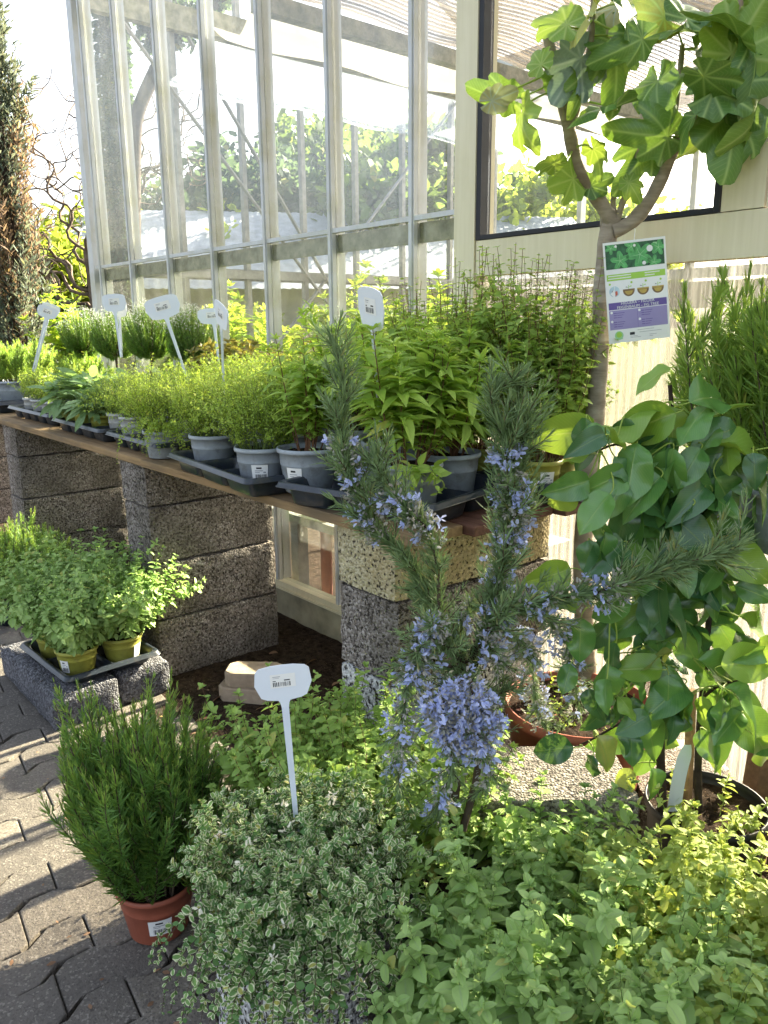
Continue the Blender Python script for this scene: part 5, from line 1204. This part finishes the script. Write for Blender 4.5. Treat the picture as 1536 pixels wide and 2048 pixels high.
# seedlings in the pot
mb = MB(); n = 26; a = rng.random(n)*6.28; r_ = .15*np.sqrt(rng.random(n)); p = np.stack([r_*np.cos(a), r_*np.sin(a), np.full(n, .338)], 1)
ST = grow(p, rng.normal(0, .6, (n, 3))+np.array([0, 0, .6]), .03+.03*rng.random(n), 6, .05, .1); tubes(mb, ST, .0009, 4); mb2 = MB(); pairs(mb2, ST, T_ov4, 4, .3, .016, .3, 2)
w_ = thing('seedlings', 'small green weeds sprouting on the soil of the terracotta coloured pot', 'weeds', tc); mb.part('stems', M['stem_green'], w_); mb2.part('foliage', M['thyme'], w_)

# ------------------------------------------------------------ hanging fig tag
cA = at_d(1205, 487, 1.985); cB = at_d(1330, 472, 1.985); cC = at_d(1331, 674, 1.97); cD = at_d(1216, 690, 1.97)
TG = thing('plant_tag', 'printed fig tree care tag hanging from the fork of the trunk', 'plant tag', (cA+cB)/2)
ex = nrm(cB-cA); ez = nrm(((cA+cB)-(cC+cD))/2); ey = np.cross(ez, ex); ez = np.cross(ex, ey)
Wt = np.linalg.norm(cB-cA); Ht = np.linalg.norm((cA+cB)/2-(cC+cD)/2)
TG.matrix_world = Matrix(((ex[0], ey[0], ez[0], (cA+cB)[0]/2), (ex[1], ey[1], ez[1], (cA+cB)[1]/2), (ex[2], ey[2], ez[2], (cA+cB)[2]/2), (0, 0, 0, 1)))
LAY = [0]
def tq(mb, u0, v0, u1, v1, lay, mi=0):  # u,v in 0..1 from top left
    y = -.0011-.00018*lay; X = lambda u: (u-.5)*Wt; Zv = lambda v: -v*Ht
    mb.add([(X(u0), y, Zv(v1)), (X(u1), y, Zv(v1)), (X(u1), y, Zv(v0)), (X(u0), y, Zv(v0))], [[0, 1, 2, 3]], None, mi)
def tpoly(mb, pts, lay, mi=0):
    y = -.0011-.00018*lay; mb.add([((u-.5)*Wt, y, -v*Ht) for u, v in pts], [list(range(len(pts)))[::-1]], None, mi)
def tdisc(mb, u, v, r, lay, mi=0, a0=0, a1=360):
    n = 22; pts = [(u+r*math.cos(R(a0+(a1-a0)*i/n)), v-r*Wt/Ht*math.sin(R(a0+(a1-a0)*i/n))) for i in range(n+(a1-a0 < 360))]; tpoly(mb, pts[::-1], lay, mi)
mb = MB(); box(mb, (-Wt/2, -.0009, -Ht), (Wt/2, .0004, 0)); mb.part('card', M['t_white'], TG, False)
mb = MB(); tq(mb, .03, .025, .97, .265, 0, 1); r = random.Random(9)
for i in range(26): 
    u, v = r.uniform(.05, .95), r.uniform(.04, .25); tpoly(mb, [(max(.03, min(.97, u+q*math.cos(a)*.05)), max(.025, min(.265, v+q*math.sin(a)*.018))) for a, q in [(k*1.05, r.uniform(.6, 1.3)) for k in range(6)]][::-1], 1, r.choice((2, 2, 1, 3)))
for (u, v, s_, a0) in [(.26, .19, .16, 95), (.58, .15, .22, 40), (.88, .10, .13, 150), (.12, .06, .1, 200), (.80, .24, .12, 80), (.45, .06, .12, 10)]:
    pts = []
    for k in range(40):
        a = k*2*math.pi/40; q = s_*(.42+.58*abs(math.cos(a*2.5))**1.3); pts.append((max(.03, min(.97, u+q*math.cos(a+R(a0)))), max(.025, min(.265, v-q*Wt/Ht*math.sin(a+R(a0))))))
    tpoly(mb, pts[::-1], 2+(k % 2), 0); 
    for k in range(5):
        a = R(a0)+k*2*math.pi/5; du, dv = s_*.85*math.cos(a), -s_*.85*Wt/Ht*math.sin(a); wd = .004
        pu, pv = -math.sin(a)*wd, -math.cos(a)*wd*Wt/Ht
        cl = lambda p_: (max(.03, min(.97, p_[0])), max(.025, min(.265, p_[1])))
        tpoly(mb, [cl((u+pu, v+pv)), cl((u-pu, v-pv)), cl((u+du, v+dv))], 4, 3)
for (u, v, s_) in [(.74, .10, .05), (.50, .055, .022), (.64, .235, .03), (.20, .045, .02)]: tdisc(mb, u, v, s_, 5, 4)
mb.part('leaf_print', [M['t_leaf'], M['t_leafd'], M['t_leaf'], M['t_vein'], M['t_white']], TG, False)
mb = MB(); tq(mb, .03, .315, .97, .378, 0, 0)
for u0, u1, v in ((.05, .42, .333), (.05, .42, .358), (.64, .88, .333), (.64, .80, .358)): tq(mb, u0, v-.005, u1, v+.004, 1, 1)
mb.part('lime_band', [M['t_lime'], M['t_white']], TG, False)
mb = MB()
for i, u in enumerate((.14, .37, .60, .84)):
    v = .485
    if i == 0:
        tdisc(mb, u, v, .085, 0, 0); tpoly(mb, [(u-.07, v+.02), (u, v+.065), (u, v-.02)], 1, 4); tpoly(mb, [(u+.01, v+.05), (u+.05, v+.03), (u+.045, v-.005), (u+.01, v-.0)], 1, 3); tq(mb, u-.004, v-.05, u+.006, v+.05, 2, 4); tpoly(mb, [(u-.05, v), (u-.03, v-.02), (u-.025, v+.005)], 2, 5)
    else:
        tdisc(mb, u, v, .095, 0, 1, 180, 360); tdisc(mb, u, v+.006, .062, 1, 2, 180, 360); tq(mb, u-.095, v-.012, u+.095, v+.002, 2, 2 if i > 1 else 1)
        tq(mb, u-.004, v-.05, u+.004, v-.01, 2, 6); tpoly(mb, [(u, v-.03), (u+.04, v-.045), (u+.05, v-.035)], 2, 6); tpoly(mb, [(u, v-.025), (u-.04, v-.04), (u-.05, v-.028)], 2, 5)
    tdisc(mb, u+(.05 if i else -.07), v-.075, .018, 0, 6)
mb.part('planting_pictures', [M['t_blue'], M['t_brown'], M['t_gold'], M['t_red'], M['t_white'], M['ink_grey'], M['t_lime']], TG, False)
mb = MB(); tq(mb, .03, .595, .97, .665, 0, 0); mb.part('title_band', M['t_purple'], TG, False)
mb = MB(); tq(mb, .03, .672, .97, .865, 0, 0)
for u0, v0 in ((.10, .70), (.10, .79), (.55, .70), (.55, .79)):
    for k in range(3): tq(mb, u0, v0+k*.022-.003, u0+.05, v0+k*.022+.004, 1, 2); tq(mb, u0+.058, v0+k*.022-.002, u0+.06+.12-.02*k, v0+k*.022+.003, 1, 3)
    tdisc(mb, u0-.03, v0-.008, .02, 1, 1)
tq(mb, .485, .68, .489, .855, 1, 3); mb.part('care_panel', [M['t_lilac'], M['t_white'], M['t_purple'], M['t_purple']], TG, False)
mb = MB(); tdisc(mb, .17, .925, .07, 0, 0); tdisc(mb, .17, .918, .045, 1, 2); tq(mb, .11, .957, .23, .965, 1, 0); tq(mb, .345, .905, .425, .932, 0, 1)
for u0, u1, v in ((.47, .74, .888), (.50, .86, .912), (.35, .47, .945), (.35, .52, .958), (.66, .78, .945), (.66, .72, .96)): tq(mb, u0, v-.002, u1, v+.002, 0, 3)
mb.part('footer_print', [M['t_vein'], M['ink'], M['t_lime'], M['ink_grey']], TG, False)
def text_part(body, u, v, size, lay, mat, parent, name='title_lettering'):
    cu = bpy.data.curves.new('lettering', 'FONT'); cu.body = body; cu.size = size; cu.align_x = 'CENTER'; cu.align_y = 'CENTER'; cu.extrude = .0001
    tmp = bpy.data.objects.new('lettering', cu); COL.objects.link(tmp); dg = bpy.context.evaluated_depsgraph_get()
    me = bpy.data.meshes.new_from_object(tmp.evaluated_get(dg)); bpy.data.objects.remove(tmp); me.materials.clear(); me.materials.append(mat)
    o = part(name, me, parent); o.location = ((u-.5)*Wt, -.0011-.0002*lay, -v*Ht); o.rotation_euler = (R(90), 0, 0); return o
text_part('HIGUERA \u2013 FIGUIER\nFEIGENBAUM \u2013 FIG TREE', .5, .629, Wt*.062, 3, M['t_white'], TG)
mb = MB(); k0 = np.array([0, -.001, -.004]); tubes(mb, smooth(np.array([k0, [.004, .004, .012], [.010, .02, .028], [.0, .03, .03]]), 12), .0011, 6); mb.part('tie', M['t_white'], TG)

# ------------------------------------------------------------ glossy leaved tree in the black pot
pc = at_z(1412, 1602, .29); pc[2] = 0
PT_ = thing('glossy_leaved_tree', 'small tree with large glossy leaves in a black pot at the right', 'tree', pc)
pot_parts(PT_, .125, .29, M['pot_black'], taper=.8, rim=.012, soil=.9)
DP = pc[:2] @ Fh[:2]
brs = []
mb = MB()
def stemp(pts, ra, rb, n=26, k=9):
    Q = smooth(np.array([at_d(*a) for a in pts])-pc, n); brs.append(Q); tubes(mb, Q, np.linspace(ra, rb, n)*(1+.05*np.sin(np.arange(n)*2.1)), k)
stemp([(1325, 1622, DP-.02), (1322, 1540, DP-.02), (1318, 1440, DP-.02), (1306, 1330, DP-.02), (1312, 1240, DP-.02), (1330, 1130, DP-.02), (1338, 1020, DP-.02), (1342, 920, DP-.02), (1345, 850, DP-.02), (1340, 770, DP-.02)], .0105, .004, 40)
stemp([(1398, 1622, DP), (1396, 1540, DP), (1400, 1450, DP+.01), (1410, 1340, DP+.02), (1420, 1200, DP+.02), (1425, 1080, DP+.02), (1432, 960, DP), (1438, 860, DP)], .009, .004, 34)
stemp([(1345, 1230, DP-.02), (1310, 1180, DP-.06), (1260, 1170, DP-.08), (1220, 1200, DP-.1)], .004, .002, 12, 6)
stemp([(1312, 1420, DP-.02), (1270, 1430, DP-.05), (1200, 1470, DP-.06), (1160, 1490, DP-.06)], .003, .0018, 12, 6)
stemp([(1400, 1400, DP), (1440, 1370, DP-.05), (1490, 1360, DP-.07)], .004, .002, 12, 6)
stemp([(1340, 1000, DP-.02), (1290, 930, DP-.06), (1240, 890, DP-.08), (1200, 900, DP-.08)], .004, .002, 12, 6)
stemp([(1400, 1480, DP), (1440, 1440, DP-.04), (1470, 1450, DP-.05)], .003, .002, 10, 6)
stemp([(1436, 900, DP), (1470, 890, DP-.04), (1510, 900, DP-.06)], .0035, .002, 10, 6)
mb.part('trunk', M['bark_dark'], PT_)
PL_ = [(1310, 750, 75, 205, 20, .2, 'y'), (1420, 790, 120, 20, -15, .3, 'g'), (1265, 822, 145, 195, 35, .3, 'y'), (1145, 868, 120, 190, 50, .3, 'y'), (1345, 842, 72, 275, 5, .2, 'y'), (1300, 845, 120, 200, 40, .4, 'y'), (1392, 832, 95, 215, 30, .4, 'g'), (1440, 820, 70, 60, 60, .3, 'y'),
       (1385, 925, 85, 235, 0, .2, 'g'), (1355, 985, 118, 268, 0, .1, 'g'), (1262, 930, 118, 250, 25, .3, 'g'), (1282, 962, 75, 300, 30, .3, 'y'), (1195, 1015, 95, 225, 5, .2, 'g'), (1150, 972, 85, 200, 45, .4, 'g'), (1165, 905, 80, 175, 55, .3, 'y'), (1130, 1000, 70, 215, 45, .4, 'y'),
       (1455, 990, 110, 310, 20, .3, 'g'), (1500, 900, 160, 350, 25, .2, 'y'), (1452, 905, 70, 240, 60, .6, 'y'), (1522, 965, 90, 320, 30, .4, 'g'), (1328, 1060, 125, 240, 15, .4, 'd'), (1250, 1050, 105, 265, 25, .4, 'd'), (1480, 1070, 125, 300, 10, .3, 'd'), (1425, 1020, 100, 280, 40, .5, 'd'), (1400, 1085, 110, 250, 30, .5, 'd'),
       (1290, 1335, 92, 172, 10, .1, 'y'), (1338, 1385, 88, 268, 5, .2, 'g'), (1440, 1340, 115, 335, 10, .2, 'g'), (1492, 1325, 120, 10, 20, .2, 'y'), (1352, 1440, 90, 240, 35, .4, 'd'), (1268, 1422, 70, 265, 20, .3, 'd'), (1442, 1480, 110, 300, 5, .3, 'g'), (1502, 1455, 130, 315, 20, .3, 'g'), (1212, 1500, 82, 300, 5, .2, 'g'), (1180, 1530, 60, 260, 40, .4, 'd'),
       (1290, 1522, 62, 250, 5, .2, 'g'), (1252, 1560, 65, 240, 20, .3, 'y'), (1112, 1498, 90, 190, 20, .3, 'd'), (1262, 1490, 70, 265, 20, .4, 'd'), (1312, 1562, 68, 290, 15, .3, 'g'), (1488, 1120, 110, 320, 30, .4, 'y'), (1490, 1190, 82, 340, 30, .4, 'g'), (1430, 1175, 100, 280, 40, .5, 'd'), (1365, 1190, 105, 250, 35, .5, 'd'), (1300, 1210, 90, 240, 40, .5, 'd'),
       (1228, 1215, 85, 200, 20, .3, 'g'), (1160, 1270, 88, 262, 15, .3, 'g'), (1203, 1268, 72, 230, 30, .4, 'd'), (1225, 1310, 70, 260, 40, .4, 'd'), (1382, 1245, 85, 320, 25, .4, 'g'), (1458, 1278, 95, 350, 20, .3, 'g'), (1258, 1345, 95, 268, 25, .4, 'd'), (1288, 1270, 80, 220, 40, .5, 'd'), (1345, 1275, 60, 260, 50, .5, 'g'), (1405, 1420, 70, 265, 50, .3, 'y'),
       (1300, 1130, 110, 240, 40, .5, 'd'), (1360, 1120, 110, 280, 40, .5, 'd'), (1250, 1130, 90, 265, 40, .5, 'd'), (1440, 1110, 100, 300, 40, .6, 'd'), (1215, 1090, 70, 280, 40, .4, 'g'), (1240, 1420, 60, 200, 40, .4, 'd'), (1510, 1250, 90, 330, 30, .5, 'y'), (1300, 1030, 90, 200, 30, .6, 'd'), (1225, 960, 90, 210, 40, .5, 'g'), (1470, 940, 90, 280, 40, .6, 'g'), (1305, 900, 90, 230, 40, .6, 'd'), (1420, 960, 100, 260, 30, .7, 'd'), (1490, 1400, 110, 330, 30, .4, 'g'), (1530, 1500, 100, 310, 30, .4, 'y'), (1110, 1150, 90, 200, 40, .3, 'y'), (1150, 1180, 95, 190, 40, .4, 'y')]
rr_ = random.Random(77)
for i in range(150):
    y = rr_.uniform(860, 1500) if i % 3 else rr_.uniform(860, 1200); x = rr_.gauss(1350, 88 if y < 1250 else 75)
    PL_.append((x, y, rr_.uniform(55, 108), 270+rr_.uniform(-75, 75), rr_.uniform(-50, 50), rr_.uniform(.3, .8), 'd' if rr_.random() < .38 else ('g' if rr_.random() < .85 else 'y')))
hero_leaves(PT_, PL_, T_pear, {'g': ('foliage', 'pear'), 'd': ('dark_foliage', 'pear_d'), 'y': ('lime_foliage', 'pear_y')}, brs, .95, 'stem_lime', org=pc, D0=DP-.03, prad=.0014)  # three leaf tones: main green, darker green, yellower green

# white tag stake and wooden stake in the black pot
b = at_d(1348, 1625, DP+.0); tp = at_d(1376, 1490, DP+.0)
t = thing('plant_stake_label', 'blank curved white plastic label stuck in the black pot', 'plant label', b); mb = MB(); q = np.linspace(0, 1, 10); 
ctr = smooth(np.array([np.zeros(3), (tp-b)*.5+np.array([-.004, 0, 0]), tp-b]), 10); wdt = np.where(q < .8, .030, .030*(1-(q-.8)*2.6)); xx = r2
V = [c_+xx*s_*w_q/2+f2v*(abs(s_)*.002) - f2v*.001*o_ for o_ in (0, 1) for c_, w_q in zip(ctr, wdt) for s_ in (-1, 0, 1)]
F = [[o_*30+j*3+i, o_*30+j*3+i+1, o_*30+(j+1)*3+i+1, o_*30+(j+1)*3+i] for o_ in (0, 1) for j in range(9) for i in range(2)]; mb.add(V, F); mb.part('strip', M['sign'], t)
b = at_d(1372, 1640, DP+.05); tp = at_d(1384, 1380, DP+.05); mb = MB(); bar(mb, (0, 0, 0), tp-b, .018, .014); o = mb.part('wooden_stake', M['stake'], None, False); o.location = b; tag(o, 'flat wooden stake standing behind the white label in the black pot', 'stake')
# weeds in the black pot
w_ = thing('seedlings', 'pale yellow seedlings sprouting in the black pot at the right', 'weeds', pc); n = 16; a = rng.normal(.2, 1.2, n)-1; r_ = .09*np.sqrt(rng.random(n)); ST = grow(np.stack([r_*np.cos(a)+.02, r_*np.sin(a), np.full(n, .262)], 1), rng.normal(0, .5, (n, 3))+np.array([0, 0, .8]), .04+.06*rng.random(n), 8, .05, .1)
mb = MB(); tubes(mb, ST, .0012, 4); mb.part('stems', M['stem_lime'], w_); mb = MB(); pairs(mb, ST, T_ov, 6, .3, .022, .4, 2); mb.part('foliage', M['oregano_y'], w_)
# old boards leaning against the ribbed panel
for i, (x, lb) in enumerate([(1492, 'short weathered board leaning on the ribbed panel, left of two'), (1525, 'short weathered board leaning on the ribbed panel, at the photo edge')]):
    b = at_y(x, 1600, 1.78); o = bbox_bev('old_board', (-.022, -.008, 0), (.022, .008, b[2]*0+.30), .002, M['stake']); o.location = (b[0], 1.78, 0); o.rotation_euler = (R(-8), 0, R(8*i)); tag(o, lb, 'board', 'old boards by the ribbed panel')

# ------------------------------------------------------------ trailing rosemary
rc = at_z(905, 1770, .22); rc[2] = 0; DR = rc[:2] @ Fh[:2]
TRM = thing('trailing_rosemary', 'sprawling rosemary with pale blue flowers, some shoots upright and some hanging', 'plant', rc)
pot_parts(TRM, .078, .22, M['pot_black'], soil=.88)
mb = MB(); tw = MB(); nd = MB(); yt = MB(); cl = MB(); bf = MB()
def arm(pts, fl=(0, 0), tip=.75, dens=420, size=.023, r0=.004, sub=5, lush=1.0, flw=1., spread=.9):
    """one flowering shoot: fl = span of the shoot in bloom"""
    Q = smooth(np.array([at_d(x, y, d) for x, y, d in pts])-rc, 40); wv = np.linspace(0, 1, 40)[:, None]; Q = Q + .006*wv*np.sin(wv*np.array([17, 21, 14.])+rng.random(3)*6); L = np.sum(np.linalg.norm(np.diff(Q, axis=0), axis=1)); tubes(tw, Q, np.linspace(r0, .0012, 40), 6)
    S1 = Q[None]; m = int(L*dens); 
    t0 = .04
    needles(nd, S1, T_ndl, m, t0, size, spread, t1=.985, per=4, shrink=.25)
    ns = int(L*sub*15); tb = .12+.84*rng.random((1, ns)); p, tn = on_path(S1, tb); pr = nrm(perp(tn, rng.random((1, ns))*6.28)*.8+tn*.75)[0]
    SB = grow(p[0], pr, (.022+.05*rng.random(ns))*lush, 8, .06, .06); tubes(tw, SB, np.linspace(.0011, .0006, 8), 4); needles(nd, SB, T_ndl, 8, .08, size*.82, spread*.9, per=4)
    if fl[1] > fl[0]:
        k = int(L*(fl[1]-fl[0])*760*flw); t = fl[0]+(fl[1]-fl[0])*rng.random((1, k)); p, tn = on_path(S1, t); pr = perp(tn, rng.random((1, k))*6.28)[0]; c = p[0]+pr*(.006+.020*rng.random((k, 1)))
        for _ in range(3): leaves(cl, T_pet, c+rng.normal(0, .003, c.shape), pr+rng.normal(0, .5, c.shape), rand_dir(k), .008*(.7+.5*rng.random(k)))
        gsel = (np.sin(t[0]*L*70+L*9) + rng.normal(0, .75, k)) > .62 if flw < 2 else rng.random(k) > .55; c2 = c[gsel]+pr[gsel]*.008; d2 = pr[gsel]
        for _ in range(5): leaves(bf, T_pet, c2+rng.normal(0, .0022, c2.shape), d2+rng.normal(0, .75, c2.shape), rand_dir(len(c2)), .0105*(.6+.6*rng.random(len(c2))))
    return Q
d = DR+.06
arm([(935, 1345, d), (880, 1240, d), (838, 1150, d+.02), (790, 1095, d+.02), (742, 1045, d+.03), (706, 965, d+.04), (690, 880, d+.05), (684, 780, d+.06), (655, 665, d+.08)], (.42, .76), size=.034, lush=1.35, flw=1.2, r0=.005)
arm([(940, 1335, d), (882, 1240, d-.01), (876, 1130, d-.01), (850, 1055, d), (805, 1010, d), (770, 960, d+.02), (742, 895, d+.03)], (.40, .78), size=.028, lush=1.2)
arm([(945, 1340, d), (975, 1240, d), (1000, 1150, d), (1020, 1060, d), (1025, 980, d), (1008, 900, d), (990, 830, d+.01), (1000, 770, d+.01)], (.36, .74), size=.034, lush=1.45, flw=1.4, r0=.005)
arm([(975, 1240, d), (1012, 1100, d+.02), (1030, 1010, d+.02), (1036, 920, d+.02), (1035, 840, d+.02), (1042, 752, d+.02)], (.1, .5), size=.036, lush=1.45, flw=1.4)
arm([(945, 1330, d), (975, 1260, d-.03), (1020, 1218, d-.05), (1115, 1195, d-.07), (1230, 1178, d-.09), (1330, 1140, d-.10), (1420, 1105, d-.11), (1485, 1085, d-.12)], (.12, .60), size=.034, lush=1.35, flw=1.0)
arm([(1020, 1225, d-.03), (1090, 1232, d), (1128, 1280, d+.04), (1145, 1350, d+.07), (1160, 1440, d+.09)], (.3, 1.), size=.02, flw=.8)
arm([(1000, 1250, d-.02), (1050, 1290, d+.03), (1065, 1340, d+.06), (1072, 1400, d+.08), (1090, 1450, d+.09)], (.15, 1.), size=.02, flw=1.)
arm([(935, 1330, d), (890, 1275, d-.05), (845, 1290, d-.08), (822, 1350, d-.09), (806, 1420, d-.10), (798, 1500, d-.10), (800, 1570, d-.10), (798, 1640, d-.10)], (.22, .82), size=.022, flw=.75)
arm([(938, 1345, d), (905, 1360, d-.08), (905, 1420, d-.12), (905, 1500, d-.13), (890, 1580, d-.13), (882, 1660, d-.12)], (.15, .95), size=.020, flw=.4)
arm([(942, 1345, d), (930, 1375, d-.10), (950, 1430, d-.14), (968, 1500, d-.14), (972, 1580, d-.13)], (.1, .95), size=.020, flw=.4)
arm([(935, 1340, d), (885, 1375, d-.1), (860, 1420, d-.12), (880, 1440, d-.13)], (.4, 1), size=.018, flw=.8)
for a_, b_ in ((880, 1425), (915, 1400), (945, 1395), (975, 1430), (930, 1450), (900, 1465), (955, 1470)):
    arm([(935, 1360, d-.06), ((935+a_)/2, b_-40, d-.11), (a_, b_, d-.15), (a_+4, b_+22, d-.15)], (.45, 1.), size=.014, dens=120, sub=2, flw=2.2)
arm([(950, 1370, d), (990, 1385, d-.02), (1035, 1372, d-.03)], (0, 0), size=.022)
arm([(930, 1330, d), (900, 1300, d-.05), (872, 1262, d-.08), (860, 1245, d-.09)], (.5, 1), size=.024, lush=1.3)
arm([(930, 1340, d), (860, 1320, d-.06), (838, 1300, d-.09), (828, 1330, d-.1)], (.4, 1), size=.022)
arm([(945, 1350, d), (965, 1310, d-.04), (990, 1300, d-.05), (1005, 1330, d-.04)], (.5, 1), size=.02)
arm([(938, 1340, d), (915, 1290, d+.03), (930, 1240, d+.04), (950, 1200, d+.05)], (.5, 1), size=.022)
arm([(900, 1290, d), (850, 1220, d+.02), (830, 1180, d+.03)], (0, 0), size=.02)
Q = smooth(np.array([at_d(900, 1660, DR), at_d(912, 1560, DR), at_d(925, 1450, d), at_d(936, 1350, d), at_d(950, 1290, d)])-rc, 24); tubes(tw, Q, np.linspace(.011, .006, 24), 9)
Q = smooth(np.array([at_d(925, 1660, DR), at_d(955, 1540, DR+.03), at_d(950, 1430, d+.02), at_d(940, 1340, d)])-rc, 24); tubes(tw, Q, np.linspace(.008, .005, 24), 8)
tw.part('stems', M['twig'], TRM); nd.part('foliage', M['rosemary_t'], TRM); cl.part('calyces', M['calyx'], TRM); bf.part('blossoms', M['blue'], TRM)

# ------------------------------------------------------------ litter
mb = MB(); n = 46; P = np.stack([rng.uniform(-2.75, -1.6, n), rng.uniform(1.12, 1.75, n), np.full(n, .012)], 1); leaves(mb, T_cit, P, np.concatenate([rng.normal(0, 1, (n, 2)), rng.normal(0, .12, (n, 1))], 1), np.array([0, 0, 1.])+rng.normal(0, .4, (n, 3)), .03+.035*rng.random(n))
n = 60; P = np.stack([rng.uniform(-2.6, -1.2, n), rng.uniform(.2, 1.1, n), np.full(n, .004)], 1); leaves(mb, T_card, P, np.concatenate([rng.normal(0, 1, (n, 2)), rng.normal(0, .05, (n, 1))], 1), np.array([0, 0, 1.])+rng.normal(0, .2, (n, 3)), .006+.012*rng.random(n))
tag(mb.part('dry_leaves', M['dry'], None), kind='stuff')
